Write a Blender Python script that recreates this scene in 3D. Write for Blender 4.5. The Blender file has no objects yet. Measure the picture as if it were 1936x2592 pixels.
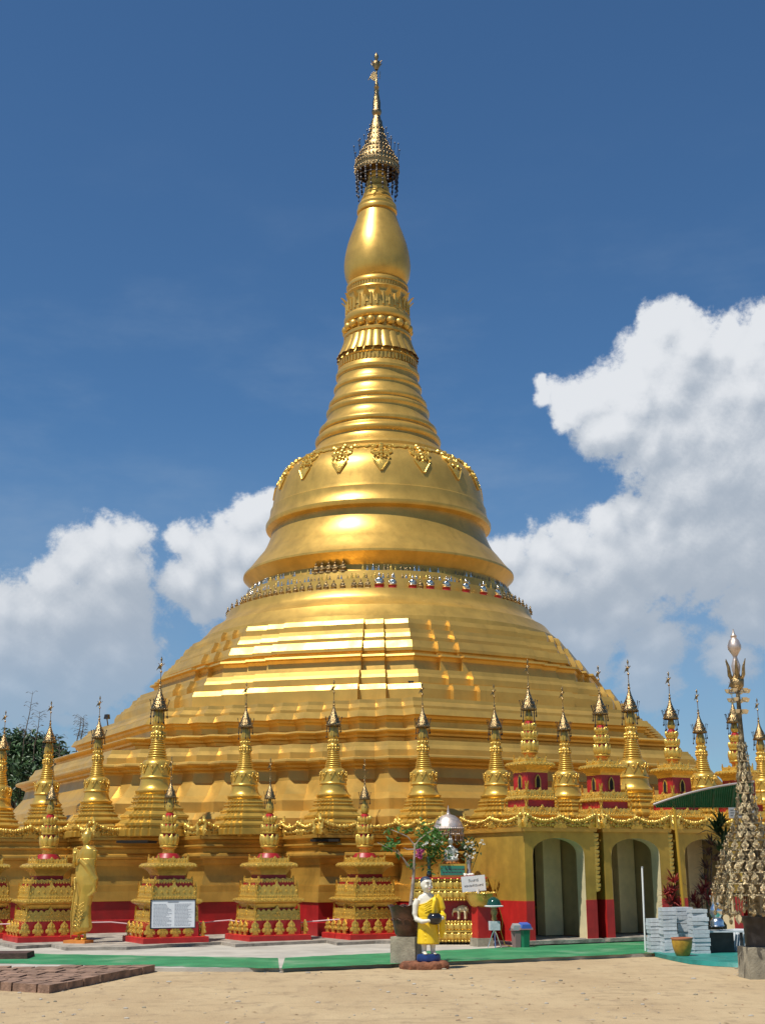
import bpy, math, random
import numpy as np
from mathutils import Vector, Matrix, noise as mnoise
R = math.radians
rng = random.Random(7)
scn = bpy.context.scene
col = scn.collection

# ------------------------------------------------------------------ camera
FPX, ROLL, EYE = 3300.0, 0.005, 1.6            # focal length in pixels of the 1936 x 2592 photograph
PITCH = math.atan(899 / FPX)
_F = Vector((0, math.cos(PITCH), math.sin(PITCH))); _U = Vector((0, -math.sin(PITCH), math.cos(PITCH))); _R = Vector((1, 0, 0))
CR = _R * math.cos(ROLL) - _U * math.sin(ROLL); CU = _U * math.cos(ROLL) + _R * math.sin(ROLL)
cam_d = bpy.data.cameras.new('camera'); cam = bpy.data.objects.new('camera', cam_d); col.objects.link(cam)
cam_d.sensor_fit = 'VERTICAL'; cam_d.sensor_height = 36; cam_d.lens = FPX * 36 / 2592
cam_d.clip_start = 0.1; cam_d.clip_end = 4000
m = Matrix((CR, CU, -_F)).transposed().to_4x4(); m.translation = Vector((0, 0, EYE)); cam.matrix_world = m
scn.camera = cam
def ray(x, y): return (_F * FPX + CR * (x - 968) + CU * (1296 - y)).normalized()
def at(x, y, z=0.0):                            # the point of the level z seen at a pixel of the photograph
    d = ray(x, y); return d * ((z - EYE) / d.z) + Vector((0, 0, EYE))
def atY(x, y, Y):                               # the point at distance Y seen at a pixel
    d = ray(x, y); return d * (Y / d.y) + Vector((0, 0, EYE))

# ------------------------------------------------------------------ sun, sky, exposure
SUN_EL, SUN_AZ = 61.0, 45.0                     # azimuth to the left of straight behind the camera
sv = Vector((-math.sin(R(SUN_AZ)) * math.cos(R(SUN_EL)), -math.cos(R(SUN_AZ)) * math.cos(R(SUN_EL)), math.sin(R(SUN_EL))))
sd = bpy.data.lights.new('sun', 'SUN'); sd.energy = 5.0; sd.angle = R(0.53); sd.color = (1.0, 0.95, 0.86)
so = bpy.data.objects.new('sun', sd); col.objects.link(so); so.rotation_euler = (-sv).to_track_quat('-Z', 'Y').to_euler(); so.location = (-20, -20, 40)
scn.view_settings.view_transform = 'Standard'; scn.view_settings.look = 'None'; scn.view_settings.exposure = 0.0; scn.view_settings.gamma = 1.0

world = bpy.data.worlds.new('World'); scn.world = world; world.use_nodes = True
def px2ae(x, y):                                # sky direction (azimuth, elevation in degrees) of a point of the sky
    d = ray(x * 1.1719, y * 1.1719); return math.degrees(math.atan2(d.x, d.y)), math.degrees(math.asin(d.z))
class NT:
    def __init__(s, nt): s.nt = nt
    def n(s, t, **kw):
        o = s.nt.nodes.new(t)
        for k, v in kw.items(): setattr(o, k, v)
        return o
    def _in(s, sock, v):
        if isinstance(v, (int, float)): sock.default_value = v
        elif isinstance(v, (tuple, list)): sock.default_value = v
        else: s.nt.links.new(v, sock)
    def m(s, op, a, b=0.0, c=0.0, clamp=False):
        o = s.n('ShaderNodeMath', operation=op); o.use_clamp = clamp
        for k, v in enumerate((a, b, c)): s._in(o.inputs[k], v)
        return o.outputs[0]
    def vm(s, op, a, b=(0, 0, 0), c=(0, 0, 0), sc=None):
        o = s.n('ShaderNodeVectorMath', operation=op); s._in(o.inputs[0], a); s._in(o.inputs[1], b)
        if op == 'MULTIPLY_ADD': s._in(o.inputs[2], c)
        if sc is not None: s._in(o.inputs['Scale'], sc)
        return o.outputs['Value'] if op in ('LENGTH', 'DOT_PRODUCT', 'DISTANCE') else o.outputs[0]
    def noise(s, vec, scale, detail=4, rough=.55, lac=2.0, dist=0.0):
        o = s.n('ShaderNodeTexNoise'); s._in(o.inputs['Vector'], vec); o.inputs['Scale'].default_value = scale
        o.inputs['Detail'].default_value = detail; o.inputs['Roughness'].default_value = rough; o.inputs['Lacunarity'].default_value = lac; o.inputs['Distortion'].default_value = dist
        return o.outputs
    def rng(s, v, a, b, c=0.0, d=1.0, smooth=True):
        o = s.n('ShaderNodeMapRange'); o.interpolation_type = 'SMOOTHSTEP' if smooth else 'LINEAR'
        s._in(o.inputs[0], v)
        for k, q in enumerate((a, b, c, d)): s._in(o.inputs[k + 1], q)
        return o.outputs[0]
    def mix(s, f, a, b):
        o = s.n('ShaderNodeMix'); o.data_type = 'RGBA'; s._in(o.inputs[0], f); s._in(o.inputs[6], a); s._in(o.inputs[7], b); return o.outputs[2]
def c4(c): return (c[0], c[1], c[2], 1.0)

# cumulus clouds: puffs given by sky azimuth, elevation and radius (display pixels of the photograph turned into directions)
PUFFS = [(215,1160,48),(270,1160,50),(165,1205,55),(120,1250,50),(235,1235,85),(75,1310,60),(15,1310,55),(130,1335,110),(240,1335,95),(0,1390,110),(90,1430,120),(255,1400,80),(30,1480,90),(160,1470,90),
 (392,1170,36),(545,1105,40),(575,1085,30),(505,1165,55),(440,1205,60),(560,1180,60),(400,1250,50),(450,1280,55),(520,1250,50),
 (1432,712,52),(1400,770,55),(1495,745,52),(1560,752,42),(1600,790,55),(1650,715,45),(1640,840,110),(1450,850,105),(1350,870,65),(1270,852,42),(1165,826,16),(1180,850,22),(1212,842,32),(1222,872,26),(1250,850,50),(1305,845,58),(1355,825,52),(1235,885,30),(1292,930,42),(1540,940,120),(1330,930,55),(1420,970,75),(1640,1000,130),(1500,1060,120),
 (1580,880,110),(1560,1010,120),(1480,930,90),(1420,1150,80),(1520,1180,100),(1370,1100,45),(1300,1120,45),(1230,1160,48),(1180,1195,48),(1110,1195,42),(1070,1190,40),(1050,1230,50),(1290,1220,100),(1430,1200,110),(1600,1180,130),(1170,1290,85),(1330,1320,85),(1250,1400,70),(1420,1390,60),(1620,1330,60),(1400,1470,60),(1560,1420,50)]
def build_sky():
    T = NT(world.node_tree)
    for o in list(world.node_tree.nodes): world.node_tree.nodes.remove(o)
    # group: cloud density at a sky position (u, v) in degrees
    g = bpy.data.node_groups.new('cloud_field', 'ShaderNodeTree')
    g.interface.new_socket('P', in_out='INPUT', socket_type='NodeSocketVector'); g.interface.new_socket('D', in_out='OUTPUT', socket_type='NodeSocketFloat'); g.interface.new_socket('B', in_out='OUTPUT', socket_type='NodeSocketFloat')
    G = NT(g); gi = G.n('NodeGroupInput'); go = G.n('NodeGroupOutput')
    P = gi.outputs[0]
    w = G.noise(P, .28, 3, .5)[1]
    Pw = G.vm('MULTIPLY_ADD', G.vm('SUBTRACT', w, (.5, .5, .5)), (2.2, 2.2, 0), P)
    acc = None
    k = 1652 / 2 / math.degrees(math.atan(826 / (FPX / 1.1719)))
    for x, y, r in PUFFS:
        a, e = px2ae(x, y)
        d = G.vm('DISTANCE', Pw, (a * math.cos(R(20)), e, 0))
        f = G.m('MULTIPLY_ADD', d, -1.0 / (r / k), 1.0)
        acc = f if acc is None else G.m('SMOOTH_MAX', acc, f, .35)
    vo = G.n('ShaderNodeTexVoronoi'); vo.feature = 'F1'; G._in(vo.inputs['Vector'], Pw); vo.inputs['Scale'].default_value = .85
    vo.normalize = True
    vo.inputs['Detail'].default_value = 4; vo.inputs['Roughness'].default_value = .55
    bil = G.m('MULTIPLY_ADD', vo.outputs['Distance'], -.90, .50)
    fb = G.m('MULTIPLY_ADD', G.noise(P, .42, 12, .68)[0], 1.8, -.80)
    acc = G.m('MAXIMUM', acc, -1.2)
    fine = G.m('MULTIPLY_ADD', G.noise(P, 1.7, 9, .68)[0], 1.0, -.50)
    D = G.m('ADD', G.m('ADD', acc, fine), G.m('ADD', bil, fb)); g.links.new(D, go.inputs[0]); g.links.new(acc, go.inputs[1])
    tc = T.n('ShaderNodeTexCoord'); sp = T.n('ShaderNodeSeparateXYZ'); T.nt.links.new(tc.outputs['Generated'], sp.inputs[0])
    x, y, z = sp.outputs
    az = T.m('MULTIPLY', T.m('ARCTAN2', x, y), 57.2958 * math.cos(R(20))); el = T.m('MULTIPLY', T.m('ARCSINE', z), 57.2958)
    cb = T.n('ShaderNodeCombineXYZ'); T._in(cb.inputs[0], az); T._in(cb.inputs[1], el); P = cb.outputs[0]
    def field(off):
        q = T.n('ShaderNodeGroup'); q.node_tree = g; T._in(q.inputs[0], T.vm('ADD', P, off)); return q.outputs
    (d0, b0), (d1, b1), (d2, b2) = field((0, 0, 0)), field((-.35, .7, 0)), field((-1.2, 2.8, 0))
    alpha = T.rng(d0, -.10, .48)
    thick = T.rng(d0, .1, 1.0)
    # sunlit tops and edges against greyer thick undersides
    sh = T.m('MULTIPLY_ADD', T.m('SUBTRACT', d0, d1), .26, .42)
    sh = T.m('ADD', sh, T.m('MULTIPLY', T.m('SUBTRACT', b0, b2), .20), clamp=True)
    low = T.rng(el, 9.0, 20.0)
    sh2 = T.m('MULTIPLY', sh, T.m('MULTIPLY_ADD', low, .45, .55))
    dark = (.40, .46, .54, 1); lite = (.78, .805, .84, 1)
    cc = T.mix(T.rng(sh2, .12, .8), dark, lite)
    sky = T.n('ShaderNodeTexSky'); sky.sky_type = 'NISHITA'; sky.sun_disc = False; sky.sun_elevation = R(SUN_EL); sky.sun_rotation = R(180 + SUN_AZ)
    sky.altitude = 0; sky.air_density = 1.0; sky.dust_density = .15; sky.ozone_density = 5.0
    skc = T.vm('MULTIPLY', T.vm('SCALE', sky.outputs[0], sc=.098), (.61, .86, .99))
    # thin grey-blue veil low down
    veil = T.m('MULTIPLY', T.rng(el, 20.0, 6.0), T.m('MULTIPLY_ADD', T.noise(P, .16, 6, .6)[0], .9, -.02, clamp=True))
    skc = T.mix(veil, skc, (.27, .37, .50, 1))
    cirr = T.m('MULTIPLY', T.rng(T.noise(T.vm('MULTIPLY', P, (.6, 1.4, 1)), .12, 6, .6)[0], .45, .8), T.rng(el, 34, 14, 0, .35))
    skc = T.mix(cirr, skc, (.33, .43, .57, 1))
    edgefade = T.m('MULTIPLY', alpha, T.rng(el, 5.0, 12.0, .45, .98))
    fin = T.mix(edgefade, skc, cc)
    bg = T.n('ShaderNodeBackground'); T._in(bg.inputs[0], fin); bg.inputs[1].default_value = 1.0
    wo = T.n('ShaderNodeOutputWorld'); T.nt.links.new(bg.outputs[0], wo.inputs[0])
build_sky()
try:
    world.cycles.sampling_method = 'MANUAL'; world.cycles.sample_map_resolution = 512
except Exception: pass

# ------------------------------------------------------------------ materials
def mat(name, base, rough=.5, metal=0.0, var=.0, vscale=3.0, bump=0.0, bscale=30.0, tint=None, spec=.5, trans=0.0, det=5, alpha=None, stain=None, stscale=1.2, coat=0.0, rvar=0.0, streak=0.0):
    M = bpy.data.materials.new(name); M.use_nodes = True; T = NT(M.node_tree); b = M.node_tree.nodes['Principled BSDF']
    b.inputs['Roughness'].default_value = rough; b.inputs['Metallic'].default_value = metal; b.inputs['Specular IOR Level'].default_value = spec
    b.inputs['Transmission Weight'].default_value = trans; b.inputs['Coat Weight'].default_value = coat
    b.inputs['Base Color'].default_value = c4(base)
    tc = T.n('ShaderNodeTexCoord').outputs['Object']
    c = None
    if var > 0:
        nz = T.noise(tc, vscale, det, .6)[0]
        t2 = tint or tuple(min(1, q * (1 + var)) for q in base); t1 = tuple(q * (1 - var) for q in base)
        c = T.mix(T.rng(nz, .32, .68), c4(t1), c4(t2))
    if stain is not None:
        nz2 = T.noise(tc, stscale, 6, .65)[0]
        c = T.mix(T.rng(nz2, .5, .72, 0, stain[3]), c if c is not None else c4(base), c4(stain[:3]))
    if streak:                                     # rain streaks and grime running down the surface
        ns = T.noise(T.vm('MULTIPLY', tc, (2.6, 2.6, .22)), 1.3, 6, .65)[0]
        c = T.mix(T.rng(ns, .50, .78, 0, streak), c if c is not None else c4(base), c4(tuple(q * .45 for q in base)))
    if c is not None: M.node_tree.links.new(c, b.inputs['Base Color'])
    if rvar > 0:
        nr = T.noise(tc, vscale * 1.7, 4, .6)[0]; T._in(b.inputs['Roughness'], T.rng(nr, .3, .7, rough - rvar, rough + rvar))
    if bump > 0:
        bp = T.n('ShaderNodeBump'); bp.inputs['Strength'].default_value = bump; bp.inputs['Distance'].default_value = .02
        T._in(bp.inputs['Height'], T.noise(tc, bscale, 4, .6)[0]); M.node_tree.links.new(bp.outputs[0], b.inputs['Normal'])
    return M
G1 = (.60, .365, .085)
M_ = dict(
 gold=mat('gold_paint_terraces', (.62, .38, .085), .42, .55, streak=.3, var=.10, vscale=.9, bump=.07, bscale=20, rvar=.07, stain=(.44, .27, .075, .4), stscale=.7),
 goldbell=mat('gold_paint_bell', (.64, .39, .082), .365, .58, var=.10, vscale=1.6, bump=.05, bscale=18, rvar=.03, streak=.35),
 goldlo=mat('gold_paint_plinth', (.62, .355, .065), .40, .55, streak=.4, var=.16, vscale=1.1, bump=.12, bscale=12, rvar=.06, stain=(.34, .19, .04, .55), stscale=.8),
 stupa=mat('gold_paint_stupa', (.60, .38, .07), .32, .52, var=.14, vscale=2.5, bump=.15, bscale=22),
 orn=mat('gold_ornament', (.70, .455, .09), .26, .52, var=.12, vscale=9, bump=.35, bscale=45),
 wallgold=mat('gold_wall', (.50, .31, .05), .5, .35, streak=.4, var=.2, vscale=1.3, bump=.1, bscale=20, stain=(.36, .15, .02, .6), stscale=1.0),
 red=mat('red_paint', (.36, .012, .014), .42, 0, streak=.4, var=.22, vscale=2.2, bump=.06, bscale=30, stain=(.24, .02, .02, .5), stscale=1.5),
 redbr=mat('red_paint_bright', (.48, .02, .018), .4, 0, streak=.3, var=.15, vscale=3),
 orange=mat('orange_paint', (.62, .22, .04), .5, .1, var=.15, vscale=2),
 cream=mat('cream_plaster', (.66, .55, .33), .7, 0, var=.1, vscale=2, bump=.08, bscale=25),
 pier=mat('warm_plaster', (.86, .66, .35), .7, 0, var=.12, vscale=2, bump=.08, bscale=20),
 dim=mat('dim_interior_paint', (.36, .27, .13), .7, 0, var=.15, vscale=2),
 brass=mat('dark_brass', (.34, .235, .11), .3, 1.0, var=.35, vscale=14, bump=.6, bscale=60),
 silver=mat('polished_silver', (.72, .66, .55), .18, 1.0, var=.15, vscale=12, bump=.25, bscale=40),
 parasol=mat('rosy_silver', (.56, .47, .41), .48, .75, var=.3, vscale=6, bump=.2, bscale=20),
 chrome=mat('bright_aluminium', (.75, .75, .74), .22, 1.0, bump=.1, bscale=30),
 spire=mat('gilded_sheet_metal', (.40, .315, .18), .25, 1.0, var=.5, vscale=11, bump=1.0, bscale=55),
 spiredk=mat('tarnished_sheet_metal', (.20, .155, .09), .35, 1.0, var=.5, vscale=12, bump=1.0, bscale=40),
 dark=mat('dark_metal', (.05, .045, .045), .4, .6, var=.3),
 black=mat('black_gloss', (.012, .012, .013), .18, 0, coat=.4),
 sand=None, concrete=mat('concrete', (.43, .395, .33), .85, 0, var=.14, vscale=1.3, bump=.35, bscale=40, stain=(.30, .26, .20, .5), stscale=.9),
 kerb=mat('weathered_kerb', (.33, .29, .235), .9, 0, var=.3, vscale=3, bump=.5, bscale=30, stain=(.12, .10, .085, .8), stscale=2.5),
 block=mat('mossy_concrete', (.30, .265, .19), .9, 0, var=.25, vscale=4, bump=.5, bscale=30, stain=(.12, .105, .075, .75), stscale=2.2),
 green=mat('green_floor_paint', (.028, .215, .08), .65, 0, var=.22, vscale=1.6, bump=.3, bscale=60, stain=(.20, .29, .18, .75), stscale=.8),
 skin=mat('cream_enamel', (.70, .66, .54), .35, 0, var=.06, vscale=6, coat=.2),
 yellow=mat('yellow_enamel', (.83, .55, .008), .38, 0, var=.06, vscale=5, coat=.2),
 blue=mat('dark_blue_enamel', (.012, .04, .16), .4, 0, var=.2, vscale=6),
 hair=mat('slate_blue_enamel', (.035, .045, .075), .45, 0),
 laterite=mat('laterite', (.20, .075, .035), .95, 0, var=.4, vscale=8, bump=.9, bscale=25),
 clay=mat('brown_glazed_clay', (.075, .03, .015), .4, 0, var=.4, vscale=5, bump=.3, bscale=15, stain=(.05, .022, .012, .8), stscale=3),
 ochre=mat('ochre_glazed_clay', (.40, .235, .025), .35, 0, var=.3, vscale=6, stain=(.12, .13, .03, .6), stscale=4),
 terracotta=mat('terracotta_rim', (.45, .17, .08), .7),
 bark=mat('pale_bark', (.33, .27, .215), .9, 0, var=.3, vscale=12, bump=.5, bscale=40),
 darkbark=mat('dark_bark', (.10, .075, .05), .9, 0, var=.3, vscale=6),
 leaf=mat('leaf_green', (.07, .17, .03), .5, 0, var=.5, vscale=9, trans=0),
 leafd=mat('dark_leaf_green', (.02, .058, .018), .5, 0, var=.6, vscale=1.2, tint=(.07, .14, .04)),
 redleaf=mat('crimson_leaf', (.26, .022, .03), .4, 0, var=.55, vscale=9, tint=(.45, .09, .07)),
 brownleaf=mat('purple_brown_leaf', (.13, .055, .035), .5, 0, var=.5, vscale=6),
 white=mat('white_paint', (.78, .77, .74), .5, 0, var=.04),
 petal=mat('white_petals', (.80, .78, .68), .6),
 pink=mat('magenta_petals', (.52, .10, .28), .55),
 paper=mat('white_board', (.72, .73, .735), .55, 0, var=.04, vscale=4),
 ink=mat('grey_ink', (.22, .23, .26), .7), inkd=mat('dark_ink', (.05, .05, .06), .7),
 plaque=mat('green_plaque', (.03, .20, .13), .4), glassg=mat('bottle_green_glass', (.012, .055, .03), .08, 0, spec=.7, coat=.5),
 crystal=mat('milky_crystal', (.66, .66, .60), .12, 0, spec=.6, coat=.5),
 tile=mat('grey_tile_bundle', (.50, .53, .545), .55, 0, var=.12, vscale=7, bump=.3, bscale=25, stain=(.33, .36, .375, .6), stscale=6),
 mat=mat('teal_groundsheet', (.02, .20, .165), .5, 0, var=.2, vscale=3, bump=.5, bscale=6),
 bingreen=mat('green_plastic', (.012, .16, .075), .4), bingrey=mat('rose_grey_plastic', (.25, .15, .14), .5), lidblue=mat('blue_plastic', (.05, .12, .42), .4), lidgrey=mat('grey_plastic', (.30, .31, .31), .4),
 roof=mat('green_corrugated_sheet', (.05, .19, .115), .45, .0, var=.3, vscale=2), trim=mat('pinkish_steel', (.42, .36, .33), .4, .5),
 goldpipe=mat('gold_painted_pipe', (.50, .29, .03), .35, .4), wood=mat('weathered_wood', (.24, .12, .06), .8, 0, var=.3, vscale=6),
 rope=mat('pink_white_rope', (.72, .48, .48), .7), hole=mat('unlit_vent', (.012, .009, .006), .9), brick2=mat('dark_brick', (.075, .04, .03), .95, 0, var=.3, vscale=6, bump=.6, bscale=25))
# sand: trodden beige with darker drifts and grit
def sand_mat():
    M = bpy.data.materials.new('trodden_sand'); M.use_nodes = True; T = NT(M.node_tree); b = M.node_tree.nodes['Principled BSDF']
    tc = T.n('ShaderNodeTexCoord').outputs['Object']
    tcs = T.vm('MULTIPLY', tc, (1, .55, 1))
    n1 = T.noise(tcs, .55, 6, .6)[0]; n2 = T.noise(tcs, 4.0, 6, .65)[0]; n3 = T.noise(tc, 34, 3, .6)[0]
    c = T.mix(T.rng(n1, .3, .7), (.415, .30, .17, 1), (.50, .378, .22, 1))
    c = T.mix(T.rng(n2, .50, .70, 0, .65), c, (.29, .21, .13, 1))
    c = T.mix(T.rng(n3, .60, .78, 0, .5), c, (.26, .175, .10, 1)); c = T.mix(T.rng(n3, .37, .22, 0, .4), c, (.66, .53, .36, 1))
    n4 = T.noise(T.vm('MULTIPLY', tc, (.5, 1.6, 1)), 1.6, 7, .7, 2.2, 1.2)[0]; c = T.mix(T.rng(n4, .54, .62, 0, .38), c, (.27, .19, .11, 1))
    M.node_tree.links.new(c, b.inputs['Base Color']); b.inputs['Roughness'].default_value = .95; b.inputs['Specular IOR Level'].default_value = .15
    bp = T.n('ShaderNodeBump'); bp.inputs['Strength'].default_value = .7; bp.inputs['Distance'].default_value = .03
    vd = T.n('ShaderNodeTexVoronoi'); T._in(vd.inputs['Vector'], T.vm('MULTIPLY', tc, (1, .7, 1))); vd.inputs['Scale'].default_value = 3.2; vd.feature = 'SMOOTH_F1'
    T._in(bp.inputs['Height'], T.m('ADD', T.m('ADD', n2, T.m('MULTIPLY', vd.outputs['Distance'], .8)), T.m('MULTIPLY', n3, .5))); M.node_tree.links.new(bp.outputs[0], b.inputs['Normal'])
    return M
M_['sand'] = sand_mat()
def translucent(M, c, f):
    nt = M.node_tree; b = nt.nodes['Principled BSDF']; out = [n for n in nt.nodes if n.type == 'OUTPUT_MATERIAL'][0]; t = nt.nodes.new('ShaderNodeBsdfTranslucent'); t.inputs[0].default_value = c4(c); mx = nt.nodes.new('ShaderNodeMixShader'); mx.inputs[0].default_value = f
    nt.links.new(b.outputs[0], mx.inputs[1]); nt.links.new(t.outputs[0], mx.inputs[2]); nt.links.new(mx.outputs[0], out.inputs[0])
translucent(M_['roof'], (.06, .27, .15), .5); translucent(M_['leaf'], (.12, .30, .03), .3); translucent(M_['redleaf'], (.5, .05, .04), .25)

# ------------------------------------------------------------------ mesh helpers
class MB:
    def __init__(s): s.v = []; s.f = []; s.m = []; s.T = Matrix.Identity(4); s.k = 0
    def add(s, vs, fs):
        o = len(s.v); T = s.T
        s.v += [tuple(T @ Vector(q)) for q in vs]; s.f += [tuple(o + i for i in f) for f in fs]; s.m += [s.k] * len(fs); return s
    def rings(s, rs, closed=True, cap0=False, cap1=False):
        n = len(rs[0]); vs = [p for r in rs for p in r]; fs = []
        for i in range(len(rs) - 1):
            for j in range(n if closed else n - 1):
                k = (j + 1) % n; fs.append((i * n + j, i * n + k, (i + 1) * n + k, (i + 1) * n + j))
        if cap0: fs.append(tuple(range(n - 1, -1, -1)))
        if cap1: fs.append(tuple((len(rs) - 1) * n + j for j in range(n)))
        return s.add(vs, fs)
    def lathe(s, prof, n=24, c=(0, 0, 0), cap=True, sx=1, sy=1):     # profile from bottom to top, or top to bottom
        if prof[0][1] > prof[-1][1]: prof = prof[::-1]
        rs = [[(c[0] + r * sx * math.cos(2 * math.pi * j / n), c[1] + r * sy * math.sin(2 * math.pi * j / n), c[2] + z) for j in range(n)] for r, z in prof]
        return s.rings(rs, True, cap, cap)
    def plan(s, prof, plan, cap=True):                               # plan: unit outline, profile of (scale, z)
        if prof[0][1] > prof[-1][1]: prof = prof[::-1]
        return s.rings([[(r * x, r * y, z) for x, y in plan] for r, z in prof], True, cap, cap)
    def box(s, c, d, rz=0.0, top=1.0, rx=0.0):
        Mx = Matrix.Translation(c) @ Matrix.Rotation(rz, 4, 'Z') @ Matrix.Rotation(rx, 4, 'X'); a, b, h = d[0] / 2, d[1] / 2, d[2] / 2
        vs = [Mx @ Vector(q) for q in ((-a, -b, -h), (a, -b, -h), (a, b, -h), (-a, b, -h), (-a * top, -b * top, h), (a * top, -b * top, h), (a * top, b * top, h), (-a * top, b * top, h))]
        return s.add(vs, [(3, 2, 1, 0), (4, 5, 6, 7), (0, 1, 5, 4), (1, 2, 6, 5), (2, 3, 7, 6), (3, 0, 4, 7)])
    def tube(s, pts, rad, n=8, cap=True):
        pts = [Vector(p) for p in pts]; rad = rad if isinstance(rad, (list, tuple)) else [rad] * len(pts); rs = []
        up = Vector((.13, .31, .94))
        for i, p in enumerate(pts):
            d = (pts[min(i + 1, len(pts) - 1)] - pts[max(i - 1, 0)]).normalized()
            a = d.cross(up)
            if a.length < .05: a = d.cross(Vector((1, 0, 0)))
            a.normalize(); b = a.cross(d)
            rs.append([p + (a * math.cos(2 * math.pi * j / n) + b * math.sin(2 * math.pi * j / n)) * rad[i] for j in range(n)])
        return s.rings(rs, True, cap, cap)
    def ball(s, c, r, n=8, m=5, sc=(1, 1, 1), rot=None):
        Mx = rot or Matrix.Identity(3); vs = []; fs = []
        for i in range(1, m):
            t = math.pi * i / m
            for j in range(n):
                p = 2 * math.pi * j / n
                vs.append(Vector(c) + Mx @ Vector((r * sc[0] * math.sin(t) * math.cos(p), r * sc[1] * math.sin(t) * math.sin(p), -r * sc[2] * math.cos(t))))
        b = len(vs); vs += [Vector(c) + Mx @ Vector((0, 0, -r * sc[2])), Vector(c) + Mx @ Vector((0, 0, r * sc[2]))]
        for i in range(m - 2):
            for j in range(n):
                k = (j + 1) % n; fs.append((i * n + j, i * n + k, (i + 1) * n + k, (i + 1) * n + j))
        for j in range(n):
            k = (j + 1) % n; fs.append((b, k, j)); fs.append((b + 1, (m - 2) * n + j, (m - 2) * n + k))
        return s.add(vs, fs)
    def slab(s, outline, th, Mx, ridge=0.0):                         # outline in local x,z; thickness along local y; ridge lifts a centre fan
        n = len(outline); vs = [Mx @ Vector((x, -th / 2, z)) for x, z in outline] + [Mx @ Vector((x, th / 2, z)) for x, z in outline]
        fs = [(j, (j + 1) % n, n + (j + 1) % n, n + j)[::-1] for j in range(n)]
        fs.append(tuple(range(n, 2 * n))[::-1])
        if ridge:
            cx = sum(p[0] for p in outline) / n; cz = sum(p[1] for p in outline) / n
            vs.append(Mx @ Vector((cx, -th / 2 - ridge, cz))); fs += [(j, (j + 1) % n, 2 * n) for j in range(n)]
        else: fs.append(tuple(range(n)))
        return s.add(vs, fs)
    def mesh(s, name, mats, ang=35):
        me = bpy.data.meshes.new(name); me.from_pydata(s.v, [], s.f)
        for q in (mats if isinstance(mats, (list, tuple)) else [mats]): me.materials.append(q)
        if any(s.m): me.polygons.foreach_set('material_index', s.m)
        me.update()
        import bmesh
        bm = bmesh.new(); bm.from_mesh(me); bmesh.ops.recalc_face_normals(bm, faces=bm.faces[:]); bm.to_mesh(me); bm.free()
        if ang: me.shade_smooth(); me.set_sharp_from_angle(angle=R(ang))
        return me
    def build(s, name, mats, parent=None, ang=35, label=None):
        o = bpy.data.objects.new(name, s.mesh(name, mats, ang)); col.objects.link(o)
        if parent is not None: o.parent = parent
        if label: o['label'] = label
        return o
def tag(o, label=None, cat=None, group=None, kind=None):
    if label: o['label'] = label
    if cat: o['category'] = cat
    if group: o['group'] = group
    if kind: o['kind'] = kind
    return o
def thing(name, label, cat, loc=(0, 0, 0), rz=0.0, group=None, scale=1.0):
    o = bpy.data.objects.new(name, None); col.objects.link(o); o.location = loc; o.rotation_euler = (0, 0, rz); o.scale = (scale,) * 3; o.empty_display_size = .1
    return tag(o, label, cat, group)
KIDS = {}
def children(o): return [c for c in bpy.data.objects if c.parent == o]
def copy_tree(o, parent=None):
    c = o.copy(); col.objects.link(c)
    if parent is not None: c.parent = parent
    for ch in children(o): copy_tree(ch, c)
    return c
def place(proto, first, loc, rz, label, group, scale=None):
    o = proto if first else copy_tree(proto)
    tilt = R(.7) if ('stupa' in o.name or 'turret' in o.name) else 0
    o.location = loc; o.rotation_euler = (rng.uniform(-tilt, tilt), rng.uniform(-tilt, tilt), rz + rng.uniform(-2, 2) * tilt); o['label'] = label; o['group'] = group
    if scale: o.scale = (scale,) * 3
    return o
PSI = R(28.0)                                    # the pagoda's plan is turned by this much
CX, CY = -.15, 45.0
def rot2(p, a): return (p[0] * math.cos(a) - p[1] * math.sin(a), p[0] * math.sin(a) + p[1] * math.cos(a))

# ------------------------------------------------------------------ ground
gm = MB(); gm.add([(-900, -60, 0), (900, -60, 0), (900, 1800, 0), (-900, 1800, 0)], [(0, 1, 2, 3)])
tag(gm.build('ground', M_['sand'], ang=0), kind='structure')
def prism(mb, pts, z0, z1):
    n = len(pts); mb.add([(p[0], p[1], z0) for p in pts] + [(p[0], p[1], z1) for p in pts], [tuple(range(n))[::-1], tuple(range(n, 2 * n))] + [(j, (j + 1) % n, n + (j + 1) % n, n + j) for j in range(n)])
eL, eC, eR = at(-260, 2459, 0), at(710, 2460, 0), at(1700, 2419.5, 0)
eR2 = eC + (eR - eC) * 3.2
ap = MB(); prism(ap, [eL, eC, eR2, (40, 70), (-40, 70), (eL.x - 8, eL.y + 2.5)], 0, .06)
tag(ap.build('apron_pavement', M_['concrete'], ang=0), kind='structure')
gs = MB()
def strip(a0, a1, b0, b1, z, nseg=46, j=.03):
    top = []; bot = []
    for i in range(nseg + 1):
        t = i / nseg; top.append(a0.lerp(a1, t)); bot.append(b0.lerp(b1, t))
    vs = []; fs = []
    for p, q in zip(top, bot):
        vs += [(p.x + rng.uniform(-j, j), p.y + rng.uniform(-j, j) * 2, z), (q.x + rng.uniform(-j, j), q.y + rng.uniform(-j, j) * 2, z)]
    for i in range(nseg): fs.append((2 * i, 2 * i + 1, 2 * i + 3, 2 * i + 2))
    gs.add(vs, fs)
strip(at(-260, 2408, .064), at(700, 2424.5, .064), at(-260, 2434, .064), at(702, 2451, .064), .064)
strip(at(718, 2424, .064), at(1700, 2379, .064), at(716, 2451.5, .064), at(1700, 2410.5, .064), .064)
tag(gs.build('painted_path', M_['green'], ang=0), kind='structure')
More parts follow.
